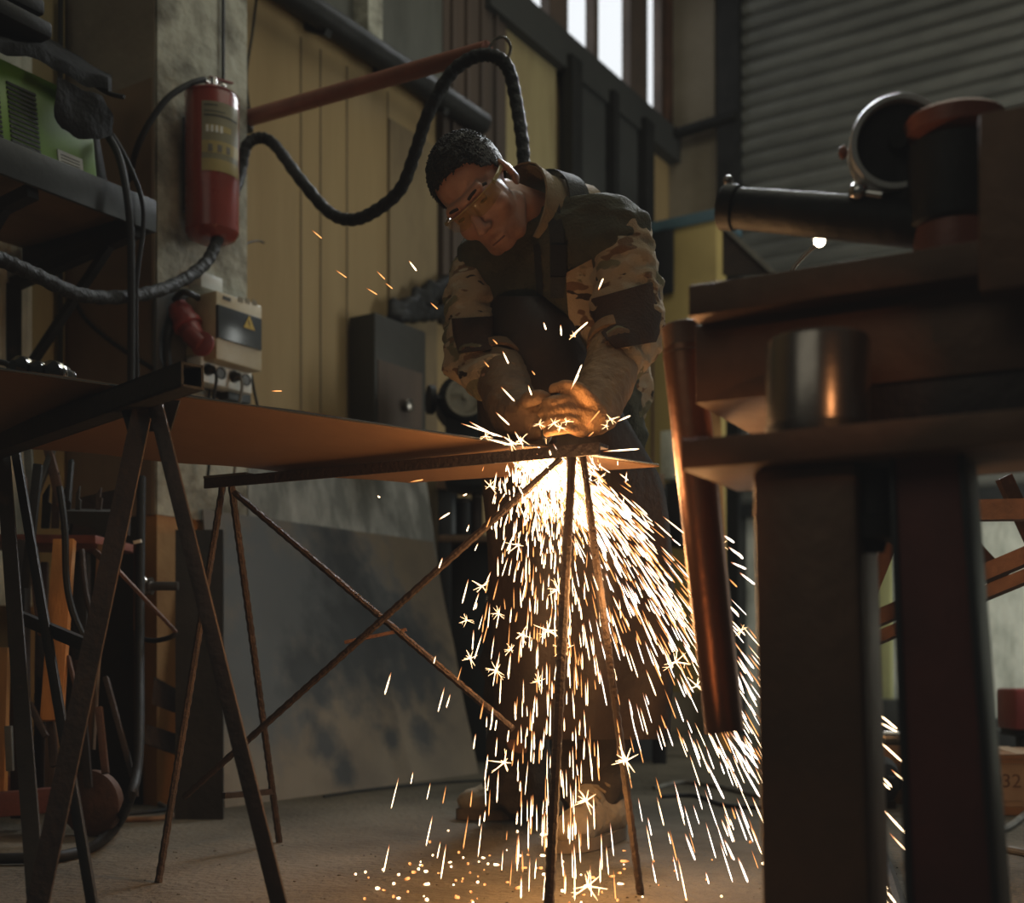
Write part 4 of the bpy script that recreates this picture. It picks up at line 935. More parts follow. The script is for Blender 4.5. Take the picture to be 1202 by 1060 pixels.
# hanging pipe
pp0, pp1 = P(800, 392, 1.62), P(851, 860, 1.58)
hpz = thing('steel_pipe', pp1, 'brown steel pipe with a collar standing at the left end of the bench', 'pipe')
d_ = (pp1-pp0).normalized()
q = MB(); q.rings([(pp0+d_*.02, .028), (pp1, .026)], 28, False); q.rings([(pp1, .026), (pp1-d_*.002, .021), (pp0+d_*.03, .023)], 28, False); q.build('tube', M('brown_pipe', (.26, .125, .07), (.17, .085, .05), 6, .36, .85, .1), hpz)
MB().lathe(pp0-d_*.012, d_, [(0, 0), (0, .024), (.002, .026), (.034, .026), (.042, .029)], 28).build('collar', 'bench', hpz)
# machine on the bench: bearing-housing with pipe mandrel
mc = thing('pipe_machine', V((BP(1080, 285, -.2).x, BP(1080, 285, -.2).y, zt0)), 'dark machine with a round bright guard and long horizontal barrel on the bench top', 'machine')
mo = -.20
e0, e1 = BP(850, 243, mo), BP(1062, 262, mo)
q = MB(); ax = (e1-e0).normalized(); q.lathe(e0, ax, [(-.002, .018), (-.002, .028), (0, .030), (.018, .030), (.02, .0265), (.12, .028), (.24, .029), (.27, .029), (.27, 0)], 28); q.lathe(e0, ax, [(-.002, .018), (.05, .018), (.05, 0)], 28)
q.build('barrel', 'iron', mc)
MB().ell(e0+Z*.036+ax*.006, .007, None, 12).build('barrel_knob', 'steel', mc)
dc = BP(1052, 172, mo); ga = (BN+BD*.30-Z*.12).normalized()
gd = MB(); gd.lathe(dc, ga, [(-.04, 0), (-.04, .040), (-.034, .054), (-.02, .058), (.02, .058), (.024, .0565), (.024, .050), (.012, .048)], 48); gd.build('round_guard', 'guard', mc)
gd = MB(); gd.lathe(dc, ga, [(.013, .054), (.013, .012), (.028, .010), (.028, 0)], 40); gd.build('guard_face', 'iron', mc)
gd = MB(); gd.cyl(dc-ga*.03, dc-ga*.03-Z*.10, .02); gd.bar(dc-Z*.05-ga*.02, BP(1120, 225, mo), .05, .05, Z, .004); gd.build('guard_mount', 'iron', mc)
q = MB(); r0_ = BP(1120, 148, mo); q.lathe(r0_-Z*.025, Z, [(0, .03), (.012, .058), (.030, .060), (.034, .056), (.034, .04), (.0, .03)], 36); q.build('top_flange', 'redpipe', mc)
q = MB(); q.lathe(V((r0_.x, r0_.y, zt0)), Z, [(0, 0), (0, .062), (.014, .066), (.026, .056), (.030, .048), (.085, .048), (.088, .045), (.09, 0)], 36); q.build('housing', 'redpipe', mc)
q = MB(); q.lathe(V((r0_.x, r0_.y, zt0+.085)), Z, [(0, 0), (0, .05), (.004, .054), (r0_.z-zt0-.085-.026, .056), (r0_.z-zt0-.085-.022, 0)], 32); q.build('recess_shade', 'iron', mc)  # dark recess under the flange, its shade put into black iron
q = MB(); q.ell(BP(1012, 232, mo)+BN*.02, .013, None, 14); q.cyl(BP(1012, 232, mo)+BN*.02, BP(1040, 236, mo)+BN*.02, .006); q.build('clamp_ball', 'chrome', mc)
MB().ell(BP(994, 186, mo)+BN*.02, (.006, .006, .009), None, 12).build('glint_bead', 'redpipe', mc)  # orange glint on the machine's side, put in as a coloured bead
# block at the right
zb0, zb1 = BP(1150, 134, .04).z, BP(1150, 345, .04).z
q = MB(); bench(1148, 1420, zb0, zb1, .045, .002, .005, q); bench(1152, 1420, zb0-.004, zt0+.001, .0015, -.11, .004, q)
tag(q.build('steel_block', 'bench'), 'large brown steel block clamped to the bench at the right edge', 'block')
# small lit lamp
lp = thing('small_lamp', BP(928, 315, -.5), 'small lit lamp on a thin bent arm behind the bench top', 'lamp')
l0, l1 = BP(930, 318, -.5), BP(958, 288, -.5)
MB().tube([l0-Z*.03, l0, l0.lerp(l1, .5)+Z*.004, l1], .0035, 8).build('arm', 'steel', lp)
MB().ell(BP(962, 283, -.5), .0095, None, 16).build('bulb', 'bulb', lp)
MB().lathe(BP(962, 283, -.5)+Z*.004, Z+X*.3, [(-.002, .012), (.006, .009), (.012, .005), (.014, 0)], 16).build('lamp_shade', 'iron', lp)

# =================================================================== THE WELDER
HR = Matrix(((-.71252, -.15126, -.68515), (.57299, -.68902, -.44377), (-.40496, -.70878, .57761)))
HC, HS = P(563, 227, 2.40), .96
def HL(x, y, z): return HC+HR @ V((x, y, z))*HS
def hd(x): return x*HS
def ea(c, r, R=None): return ('e', HL(*c), tuple(hd(k) for k in r), HR @ (R or Matrix.Identity(3)))
def ca(a, r0, b_, r1): return ('c', HL(*a), hd(r0), HL(*b_), hd(r1))
person = thing('person', V((.06, 2.66, 0)), 'man in camouflage jacket, dark apron and amber glasses bending over the cut', 'person')
NB = P(640, 268, 2.53)
Ls, Rs = P(722, 288, 2.45), P(566, 326, 2.60)
Le, Re = P(740, 392, 2.38), P(556, 420, 2.47)
Lw, Rw = P(704, 470, 2.19), P(604, 474, 2.22)
CH, PV = P(650, 352, 2.60), P(674, 535, 2.70)
Lh, Rh = P(708, 560, 2.67), P(642, 556, 2.76)
Lk, Rk = P(727, 735, 2.56), P(606, 735, 2.72)
La, Ra = V((.175, 2.67, .10)), V((.015, 2.87, .10))
yaw = Matrix.Rotation(math.radians(-28), 3, 'Z')
lean = yaw @ Matrix.Rotation(math.radians(24), 3, 'X')
def disp_face(p, n): return 0
ear_R = Matrix.Rotation(math.radians(-12), 3, 'X')
el = [ea((0, -.014, .040), (.073, .090, .080)), ea((0, .030, -.024), (.064, .060, .080)), ea((0, .038, -.074), (.052, .049, .038)),
      ea((0, .066, -.096), (.027, .020, .017)), ca((-.040, .076, .026), .012, (0, .085, .024), .012), ca((.040, .076, .026), .012, (0, .085, .024), .012),
      ca((0, .088, .008), .008, (0, .112, -.034), .0125), ea((.012, .100, -.040), (.009, .010, .008)), ea((-.012, .100, -.040), (.009, .010, .008)),
      ea((.042, .058, -.030), (.024, .022, .024)), ea((-.042, .058, -.030), (.024, .022, .024)),
      ca((-.017, .084, -.073), .006, (.017, .084, -.073), .006), ca((-.014, .082, -.084), .0075, (.014, .082, -.084), .0075), ca((0, .086, -.071), .007, (0, .086, -.071), .0069),
      ea((.031, .070, .002), (.015, .013, .012)), ea((-.031, .070, .002), (.015, .013, .012)),
      ca((.05, .0, -.06), .02, (.03, .05, -.095), .02), ca((-.05, .0, -.06), .02, (-.03, .05, -.095), .02)]
for sx in (1, -1):
    el += [('e', HL(sx*.078, -.014, -.006), (hd(.007), hd(.019), hd(.031)), HR @ ear_R @ Matrix.Rotation(sx*math.radians(-22), 3, 'Z')), ea((sx*.076, -.004, -.030), (.006, .010, .012))]
el += [('c', HL(0, -.035, -.06), .056, NB, .066), ('c', NB, .07, CH, .12), ('c', CH, .13, PV, .13), ('c', NB-Z*.03, .06, Ls, .05), ('c', NB-Z*.03, .06, Rs, .05),
       ('c', Ls, .052, Le, .042), ('c', Le, .036, Lw, .028), ('c', Rs, .052, Re, .042), ('c', Re, .036, Rw, .028),
       ('c', Lw, .028, P(694, 486, 2.15), .018), ('c', Rw, .028, P(614, 488, 2.17), .018),
       ('c', PV, .13, Lh, .09), ('c', PV, .13, Rh, .09), ('c', Lh, .085, Lk, .058), ('c', Lk, .056, La, .04), ('c', Rh, .085, Rk, .058), ('c', Rk, .056, Ra, .04)]
body = blob('body', el, SKIN, person, .0042, 3, .5)
at = body.data.attributes.new('stubble', 'FLOAT', 'POINT')
HI = HR.transposed(); org = wpos(body)
for i, v in enumerate(body.data.vertices):
    l = HI @ (v.co+org-HC)/HS
    s_ = 0
    if l.z > -.16 and l.y > -.03:
        jaw = max(0, min(1, (-.048-l.z)/.03))*max(0, min(1, (l.y+.02)/.03)); mou = 1-max(0, 1-abs(l.z+.078)/.012)*max(0, 1-abs(l.x)/.026)
        s_ = .42*jaw*mou*(.7+.3*noise.noise(v.co*180))
        if -.075 < l.z < -.015 and l.y < .02: s_ = max(s_, .4*max(0, 1-abs(l.y+.0)/.025))
    at.data[i].value = s_
# eyes and eyebrows
for sx in (1, -1):
    MB().ell(HL(sx*.031, .0785, .001), tuple(hd(k) for k in (.011, .006, .0042)), HR).build('eye', 'eyem', person)
    MB().tube([HL(sx*.055, .0655, .020), HL(sx*.044, .080, .0265), HL(sx*.028, .0915, .0275), HL(sx*.015, .0945, .025)], .0030, 8, 5).build('eyebrow', 'brow', person)
    q = MB(); e = HL(sx*.082, -.012, -.006)
    q.ell(e, (hd(.003), hd(.009), hd(.015)), HR @ ear_R @ Matrix.Rotation(sx*math.radians(-22), 3, 'Z')); q.build('ear_hollow', M('ear_shade', (.25, .10, .065), None, 10, .6, 0, 0), person)
MB().cap(HL(-.016, .0895, -.0785), .0018, HL(.016, .0895, -.0785), .0018).build('mouth_line', M('lip_line', (.16, .07, .05), None, 10, .6, 0, 0), person)
# hair: cropped cap with small tufts
hb_ = bmesh.new(); bmesh.ops.create_icosphere(hb_, subdivisions=6, radius=1)
kill = []; tufts = []
for v in hb_.verts:
    l = V((v.co.x*.0755, v.co.y*.0925-.0145, v.co.z*.082+.040))
    line = .030+l.y*.62 if l.y > -.01 else .024+(l.y+.01)*1.25
    if l.y > .045: line = .064+(l.y-.045)*.8
    if abs(l.x) > .055 and l.y > .02: line -= .012
    if -.005 < l.y < .022: line -= .022*(1-abs(l.y-.008)/.014)
    if l.z < line+noise.noise(l*90)*.004: kill.append(v); continue
    n_ = V((l.x/.0755**2, (l.y+.0145)/.0925**2, (l.z-.040)/.082**2)).normalized()
    top = max(0, min(1, (l.z-.03)/.06))
    l = l+n_*(.0008+top*.0035*(.5+noise.noise(l*70))+noise.noise(l*260)*.0010)
    if random.random() < .22+top*.2: tufts.append((l.copy(), n_, top))
    v.co = l
bmesh.ops.delete(hb_, geom=kill, context='VERTS')
hm = MB(); hm.bm.free(); hm.bm = hb_
for v in hb_.verts: v.co = HC+HR @ v.co*HS
for l, n_, top in tufts:
    t_ = V((random.gauss(0, .5), .45+random.gauss(0, .4), random.gauss(0, .4))); t_ = (t_-n_*t_.dot(n_)).normalized()
    L_ = (.003+.005*top)*random.uniform(.6, 1.3); a = HC+HR @ (l-n_*.001)*HS; b_ = HC+HR @ (l+n_*L_*.45+t_*L_*.9)*HS
    m_ = a.lerp(b_, .55)+HR @ n_*L_*.22
    hm.rings([(a, .0013), (m_, .0011), (b_, .0002)], 4, False)
hair = hm.build('hair', 'hair', person, sharp=1.6)
hair.modifiers.new('t', 'SOLIDIFY').thickness = .002
# glasses
gl = bpy.data.objects.new('safety_glasses', None); C.objects.link(gl); gl.parent = person
rows = []
for k in range(15):
    x = -.070+.140*k/14; y = .1035-.6*abs(x)**1.55*8.0*(.5 if abs(x) < .02 else .5); nose = max(0, 1-abs(x)/.013)
    y = .104-7.2*x*x
    rows.append([HL(x, y, .016-.03*abs(x)), HL(x, y+.002, .001), HL(x, y-.002, -.017+.018*nose+.25*max(0, abs(x)-.045))])
MB().grid(rows, .0018, HR @ V((0, 1, 0))).build('lens', MT['lensm'], gl)
for sx in (1, -1):
    q = MB(); q.bar(HL(sx*.069, .070, .012), HL(sx*.0775, .0, .012), .0025, .009, HR @ Z, .0006); q.tube([HL(sx*.0775, .0, .012), HL(sx*.079, -.02, .006), HL(sx*.077, -.03, -.012)], .0025, 6, 4)
    q.build('temple_arm', MT['framem'], gl)
    MB().ell(HL(sx*.070, .066, .013), .0045, None, 10).build('hinge', MT['framem'], gl)
MB().tube([HL(-.070+.140*k/10, .106-7.2*(-.070+.014*k)**2, .0165-.03*abs(-.070+.014*k)) for k in range(11)], .0014, 6, 3).build('brow_bar', MT['framem'], gl)

def wr(s1, a1, s2, a2):
    def f(p, n): return a1*noise.noise(V((p.x*s1, p.y*s1, p.z*s1*1.9)))+a2*noise.noise(V((p.x*s2+7, p.y*s2, p.z*s2*1.5)))-abs(noise.noise(V((p.x*s1*1.3+3, p.y*s1*1.3, p.z*s1*2.2))))*a1
    return f
# trousers
tel = [('e', PV+Z*-.01, (.165, .135, .13), yaw), ('c', Lh, .098, Lk, .086), ('c', Lk, .086, La+Z*.10, .082), ('c', La+Z*.10, .082, La+Z*.02, .086), ('c', Rh, .098, Rk, .086), ('c', Rk, .086, Ra+Z*.10, .080), ('c', Ra+Z*.10, .080, Ra+Z*.0, .084)]
blob('trousers', tel, 'trouser', person, .009, 5, .5, wr(9, .014, 24, .005))
# boots
def boot(nm, toe, heel, ank):
    u = (toe-heel).normalized(); L_ = (toe-heel).length; s_ = V((-u.y, u.x, 0))
    R = Matrix((u, s_, Z)).transposed()
    up = [('c', heel+u*.045+Z*.055, .042, toe-u*.075+Z*.05, .042), ('e', toe-u*.065+Z*.045, (.068, .047, .038), R), ('c', heel+u*.05+Z*.05, .040, ank+Z*.05, .052), ('c', toe-u*.12+Z*.065, .036, ank+Z*.03, .045)]
    bt = blob(nm, up, 'boot', person, .006, 4, .5, wr(30, .003, 60, .0015))
    q = MB(); n = 24; prof = []
    for k in range(n):
        t = 2*math.pi*k/n; x = math.cos(t); y = math.sin(t)
        w_ = .050 if x > 0 else .041
        prof.append(heel+u*(L_/2+(L_/2+.004)*x*(abs(x)**-.15 if abs(x) > .05 else 1))+s_*w_*y*(1+.15*(1-abs(y))))
    q.prism([p_+Z*.002 for p_ in prof], Z*.026); q.build('sole', 'sole', bt)
    q = MB()
    for k in range(4):
        c = toe-u*(.115+.022*k)+Z*(.098+.011*k); q.tube([c-s_*.028-Z*.006, c+Z*.006, c+s_*.028-Z*.006], .003, 6)
    q.build('laces', 'collar', bt)
    return bt
boot('boot', G(537, 962), G(537, 962)+V((.285, .045, 0)), Ra); boot('boot', G(656, 1003), G(656, 1003)+V((.15, .25, 0)), La)
# jacket
jel = [('e', CH, (.185, .135, .20), lean), ('c', CH, .145, PV+Z*.05, .15), ('c', NB-Z*.045, .085, Ls, .078), ('c', NB-Z*.045, .085, Rs, .074),
       ('c', Ls, .082, Ls.lerp(Le, .5)+V((.012, .0, 0)), .078), ('c', Ls.lerp(Le, .5)+V((.012, 0, 0)), .078, Le, .070), ('c', Le, .070, Le.lerp(Lw, .40), .058),
       ('c', Rs, .078, Rs.lerp(Re, .5)-V((.008, 0, 0)), .070), ('c', Rs.lerp(Re, .5)-V((.008, 0, 0)), .070, Re, .064), ('c', Re, .064, Re.lerp(Rw, .42), .052)]
jk = blob('jacket', jel+[('e', P(704, 455, 2.70), (.125, .11, .15), yaw)], CAMO, person, .008, 5, .5, wr(14, .013, 34, .005))
# collar : open stand collar round the neck
ax = (HL(0, -.04, -.05)-NB).normalized(); a, b_ = frame(ax, V((0, -1, 0)))
def ring_pts(o, r, h, a0, a1, n=22, tilt=0.0):
    return [NB+ax*(o+h*(1+.25*math.cos(a0+(a1-a0)*k/n)))+(a*math.cos(a0+(a1-a0)*k/n)+b_*math.sin(a0+(a1-a0)*k/n))*r for k in range(n+1)]
fa = math.atan2((HL(0, .1, -.15)-NB).dot(b_), (HL(0, .1, -.15)-NB).dot(a))
g0, g1 = fa+.35, fa+2*math.pi-.35
MB().grid([ring_pts(-.06, .122, 0, g0, g1), ring_pts(-.02, .108, 0, g0, g1), ring_pts(.03, .098, .012, g0, g1), ring_pts(.058, .102, .028, g0, g1)], .006, ax.cross(a)).build('collar', 'collar', jk)
MB().grid([ring_pts(-.04, .104, 0, g0, g1), ring_pts(.0, .095, 0, g0, g1), ring_pts(.035, .091, .012, g0, g1), ring_pts(.055, .097, .027, g0, g1)], .003, ax.cross(a)).build('collar_lining', 'collar', jk)
# vest
vel = [('e', CH+V((0, 0, .0)), (.203, .158, .222), lean), ('c', CH, .166, PV+Z*.05, .170), ('c', NB-Z*.055, .104, NB.lerp(Ls, .88)-Z*.0, .099), ('c', NB-Z*.06, .096, NB.lerp(Rs, .82)-Z*.005, .094)]
ve = blob('vest', vel, 'vest', person, .008, 5, .5, wr(12, .010, 30, .003))
TV = bvh(ve); TJ = bvh(jk)
def patch(name, rows_px, mt, par, tree, lift=.004, th=.003, fall=2.45):
    rows = []
    for r in rows_px:
        rr_ = []
        for x, y in r:
            h, n_ = hit(tree, x, y)
            if h is None: h, n_ = P(x, y, fall), V((0, -1, 0))
            rr_.append(h+V((0, -1, 0))*lift)
        rows.append(rr_)
    return MB().grid(rows, th, V((0, -1, 0))).build(name, mt, par, sharp=1.0)
def lerp_rows(ql, qr, n):
    return [[(l[0]+(r[0]-l[0])*k/n, l[1]+(r[1]-l[1])*k/n) for k in range(n+1)] for l, r in zip(ql, qr)]
patch('elbow_patch', lerp_rows([(694, 352), (692, 366), (700, 384), (712, 400), (722, 410)], [(772, 330), (775, 350), (776, 372), (774, 392), (770, 402)], 9), 'patchc', jk, TJ, .004)
patch('elbow_patch', lerp_rows([(530, 375), (532, 395), (538, 415)], [(585, 372), (588, 392), (590, 410)], 7), 'patchc', jk, TJ, .004)
patch('camo_panel', lerp_rows([(664, 322), (665, 345), (667, 370), (672, 395), (678, 415)], [(694, 306), (700, 340), (706, 370), (712, 395), (716, 412)], 6), CAMO, ve, TV, .006)
patch('shoulder_strap', lerp_rows([(640, 240), (645, 280), (646, 320), (646, 352)], [(656, 240), (662, 280), (663, 320), (662, 352)], 3), 'strap', ve, TV, .010)
patch('buckle', lerp_rows([(646, 292), (646, 328)], [(664, 292), (664, 328)], 2), 'rubber', ve, TV, .016, .008)
patch('zip_band', lerp_rows([(626, 290), (628, 320), (630, 352)], [(634, 290), (636, 320), (637, 352)], 2), 'iron', ve, TV, .006)
# strap over the neck
MB().grid([ring_pts(-.025, .122, .01, fa+1.2, fa+2*math.pi-1.2), ring_pts(.022, .112, .012, fa+1.2, fa+2*math.pi-1.2)], .004, ax.cross(a)).build('neck_strap', 'strap', ve)
# apron
Lft = [(348, 580, 645, 2.40), (372, 570, 668, 2.375), (400, 562, 682, 2.365), (430, 560, 700, 2.365), (470, 560, 722, 2.37), (520, 562, 752, 2.385), (570, 566, 778, 2.39), (640, 572, 788, 2.39), (720, 574, 792, 2.40), (800, 576, 790, 2.42), (868, 578, 786, 2.46)]
rows = []
for y, x0, x1, d in Lft:
    r = []
    for k in range(25):
        u = k/24; x = x0+(x1-x0)*u; w_ = (u-.5)*2
        dd = d+.085*abs(w_)**2.4+.012*math.sin(u*15+y*.011)*min(1, max(0, (y-400)/300))+.05*(1-u)*(1 if y > 500 else .6)
        r.append(P(x, y, dd))
    rows.append(r)
cols = [spline(c, 4) for c in zip(*rows)]
MB().grid([list(r) for r in zip(*cols)], .004, V((0, -1, 0))).build('apron', 'leather', person, sharp=1.2)
# gloves: gauntlet, palm, five bent fingers
def glove(pts, fingers, thumb, mt, cuff):
    e = []
    for (p0, r0), (p1, r1) in zip(pts, pts[1:]): e.append(('c', p0, r0, p1, r1))
    for fz in fingers+[thumb]:
        for (p0, r0), (p1, r1) in zip(fz, fz[1:]): e.append(('c', p0, r0, p1, r1, 10))
    g_ = blob('glove', e, mt, person, .0032, 3, .5, wr(20, .0028, 60, .0010))
    c0, c1, r = cuff; d_ = (c1-c0).normalized(); u, v = frame(d_)
    MB().lathe(c0, d_, [(.0, r*.85), (-.004, r*.99), (.0, r*1.03), (.03, r*.99), (.032, r*.9)], 32).build('cuff_rim', mt, g_)
    return g_
lp_ = P(688, 490, 2.125)
lf = []
for k, L_ in enumerate([.92, 1.0, .96, .80]):
    y0 = 469+k*11.5
    lf.append([(P(684, y0+3, 2.105), .0125), (P(665, y0-1, 2.062), .0102), (P(665-20*L_, y0+2, 2.046), .0096), (P(665-29*L_, y0+5, 2.070), .0088), (P(665-25*L_, y0+6, 2.095), .0082)])
lt = [(P(694, 472, 2.11), .0165), (P(680, 457, 2.075), .0125), (P(663, 453, 2.065), .0110), (P(650, 457, 2.072), .0098)]
glove([(P(723, 412, 2.34), .055), (P(713, 446, 2.27), .054), (P(699, 478, 2.19), .050), (P(692, 488, 2.13), .038), (P(684, 494, 2.115), .030)], lf, lt, 'glove', (P(726, 402, 2.36), P(716, 440, 2.28), .060))
rf = []
for k, L_ in enumerate([.95, 1.0, .96, .82]):
    y0 = 477+k*11
    rf.append([(P(622, y0, 2.13), .0125), (P(634, y0-1, 2.100), .0102), (P(634+12*L_, y0+3, 2.110), .0096), (P(634+18*L_, y0+6, 2.135), .0088)])
rt_ = [(P(616, 476, 2.12), .0175), (P(622, 468, 2.085), .0150), (P(634, 466, 2.065), .0132), (P(643, 470, 2.07), .0115)]
glove([(P(586, 436, 2.40), .054), (P(594, 458, 2.32), .053), (P(604, 484, 2.22), .049), (P(614, 490, 2.15), .040), (P(624, 494, 2.13), .031)], rf, rt_, 'glovedark', (P(584, 428, 2.425), P(592, 455, 2.32), .058))
# torch in the gloves
th_ = thing('cutting_torch', P(642, 524, 2.085), 'short grey metal cutting torch nozzle held in the welder\'s gloves', 'cutting torch')
MB().lathe(P(641.5, 522, 2.075), P(643, 480, 2.095)-P(641.5, 522, 2.075), [(0, 0), (0, .002), (.008, .0065), (.012, .0085), (.04, .0095), (.043, .0115), (.062, .0115), (.066, 0)], 24).build('nozzle', 'steel', th_)
MB().tube([P(643, 482, 2.095), P(650, 470, 2.105), P(668, 470, 2.125), P(700, 478, 2.16)], .011, 12).build('handle', 'rubber', th_)

# =================================================================== SPARKS
SRC = P(648, 541, 2.075)
def spindle(n=6):
    mb = MB(); mb.rings([(V((-.5, 0, 0)), .12), (V((-.3, 0, 0)), .7), (V((.0, 0, 0)), 1.0), (V((.40, 0, 0)), .95), (V((.5, 0, 0)), .2)], n)
    return heat(mb.mesh('spark_streak', V((0, 0, 0))), n)
HEAT = (.0, .45, .85, 1.0, .6)
def heat(me, n):
    at = me.attributes.new('spark_glow', 'FLOAT', 'POINT')
    for i in range(len(me.vertices)): at.data[i].value = HEAT[(i//n) % 5]
    return me
SM_ = {}
for k in ('spark', 'sparko', 'sparkw'):
    SM_[k] = spindle(); SM_[k].materials.append(MT[k])
def burst_mesh(seed, k):
    r_ = random.Random(seed); mb = MB()
    for i in range(r_.choice((7, 8, 9, 11))):
        d = V((r_.gauss(0, 1), r_.gauss(0, .6), r_.gauss(0, 1)-.3)).normalized(); L_ = r_.uniform(.35, 1.0)
        mb.rings([(V((0, 0, 0)), .034), (d*L_*.5, .024), (d*L_, .006)], 5)
        if r_.random() < .5:
            e = d*L_*.6; f_ = (d+V((r_.gauss(0, .6), r_.gauss(0, .6), r_.gauss(0, .6)))).normalized(); mb.rings([(e, .018), (e+f_*L_*.4, .006)], 4)
    mb.ell((0, 0, 0), .07, None, 8)
    me = mb.mesh('spark_star', V((0, 0, 0))); me.materials.append(MT[k]); return me
BURST = [burst_mesh(i, 'star') for i in range(5)]
def place(me, name, p, d, L_, r, lb, grp):
    o = bpy.data.objects.new(name, me); C.objects.link(o)
    d = d.normalized(); a, b_ = frame(d)
    R = Matrix((d*L_, a*r, b_*r)).transposed().to_4x4(); R.translation = p
    o.matrix_world = R
    return tag(o, lb, 'spark', grp)
def fly(v, t): return SRC+v*t+V((0, 0, -4.9))*t*t, v+V((0, 0, -9.8))*t
rnd = random.Random(5)
cand = []
def shoot(lobe):
    if lobe == 'r':
        th = math.radians(rnd.triangular(8, 60, 50) if rnd.random() < .5 else rnd.uniform(38, 62)); s_ = rnd.uniform(1.6, 3.1); v = V((math.sin(th)*s_, rnd.gauss(-.05, .22), -math.cos(th)*s_))
    elif lobe == 'l':
        th = math.radians(rnd.gauss(0, 12)); s_ = rnd.uniform(.35, 2.0); v = V((math.sin(th)*s_*.9-.02, rnd.gauss(-.05, .2), -math.cos(th)*s_))
    else:
        v = V((rnd.uniform(-1.15, -.25)*.75, rnd.gauss(-.05, .2), -rnd.uniform(0, 1.4)+.45))
    return v
def land(v):
    a_ = 4.9; b_ = -v.z; c_ = -(SRC.z-.01)
    return (-b_+math.sqrt(b_*b_-4*a_*c_))/(2*a_)
for lobe, n, pw in (('r', 900, 1.15), ('l', 560, 1.35), ('s', 80, 1.2), ('core', 1000, 1)):
    for i in range(n):
        v = shoot('r' if lobe == 'core' and i % 2 else 'l' if lobe == 'core' else lobe)
        tl = land(v)
        t = tl*rnd.random()**pw if lobe != 'core' else tl*.24*rnd.random()**1.5
        if lobe == 'r' and rnd.random() < .30: t *= .55
        p, w = fly(v, t)
        p = p+V((rnd.gauss(0, .022 if lobe != 'r' else .014), rnd.gauss(0, .03), 0))
        if lobe == 'l': p.x += rnd.gauss(0, .032)
        if lobe == 'core': p.x += rnd.gauss(-.012, .022)
        if p.z < .02 or p.y > 2.33 and p.x > -.1: continue
        L_ = min(.080, max(.010, w.length*rnd.uniform(.005, .0175))); r = rnd.uniform(.0005, .00108)
        kind = 'sparko' if rnd.random() < .26 else ('sparkw' if lobe == 'r' and rnd.random() < .5 else 'spark')
        cand.append((L_*r*(2 if kind != 'sparko' else 1)*(0 if lobe == 'core' else 1), p, w, L_, r, kind, lobe))
cand.sort(key=lambda c: -c[0])
big = cand[:150]; rest = cand[150:]
LB = {'r': ('thin glowing spark streak in the broad arc of sparks flying right', 'sparks in the right-hand arc'), 'l': ('glowing spark streak dropping straight down below the cut', 'sparks dropping below the cut'), 's': ('glowing spark streak scattered at the left fringe of the shower', 'sparks at the left fringe')}
for sc, p, w, L_, r, kind, lobe in big: place(SM_[kind], 'spark', p, w, L_, r, *LB[lobe])
stuff = {'spark': MB(), 'sparko': MB(), 'sparkw': MB()}
def streak(mb, p, d, L_, r):
    d = d.normalized()*L_; mb.rings([(p-d*.5, r*.12), (p-d*.3, r*.7), (p, r), (p+d*.40, r*.95), (p+d*.5, r*.2)], 5)
for sc, p, w, L_, r, kind, lobe in rest: streak(stuff[kind], p, w, L_, r*(1.15 if lobe == 'core' else 1))
o = stuff['spark'].build('spark_shower', 'spark', None, 1.6)
tag(o, 'dense shower of fine white-hot sparks pouring below the cut', 'sparks', None, 'stuff')
o2 = stuff['sparkw'].build('spark_shower', 'sparkw', None, 1.6); tag(o2, 'fine blue-white sparks filling the arc that flies right', 'sparks', None, 'stuff')
o3 = stuff['sparko'].build('spark_shower', 'sparko', None, 1.6); heat(o.data, 5); heat(o2.data, 5); heat(o3.data, 5); tag(o3, 'fine orange sparks cooling among the white spark shower', 'sparks', None, 'stuff')
# starry bursts among the shower
for i, (x, y, s_, d) in enumerate([(552, 773, .022, 2.1), (583, 787, .022, 2.1), (643, 740, .034, 2.05), (566, 688, .022, 2.1), (592, 895, .032, 2.05), (735, 893, .036, 2.0), (793, 777, .028, 2.08), (818, 805, .030, 2.08), (870, 740, .018, 2.1), (608, 640, .026, 2.1), (655, 692, .030, 2.08), (548, 728, .016, 2.1), (600, 762, .02, 2.1), (662, 762, .026, 2.06), (612, 745, .022, 2.1), (688, 940, .03, 1.95), (690, 1040, .034, 1.93), (575, 570, .022, 2.1), (705, 560, .018, 2.07), (848, 640, .014, 2.05), (632, 800, .02, 2.05), (585, 720, .017, 2.1)]):
    p = P(x, y, d); place(BURST[i % 5], 'spark_burst', p, V((rnd.gauss(0, .3), .1, -1)), s_, s_, 'star-shaped spark burst within the spark shower under the trestle', 'star-shaped bursts in the shower')
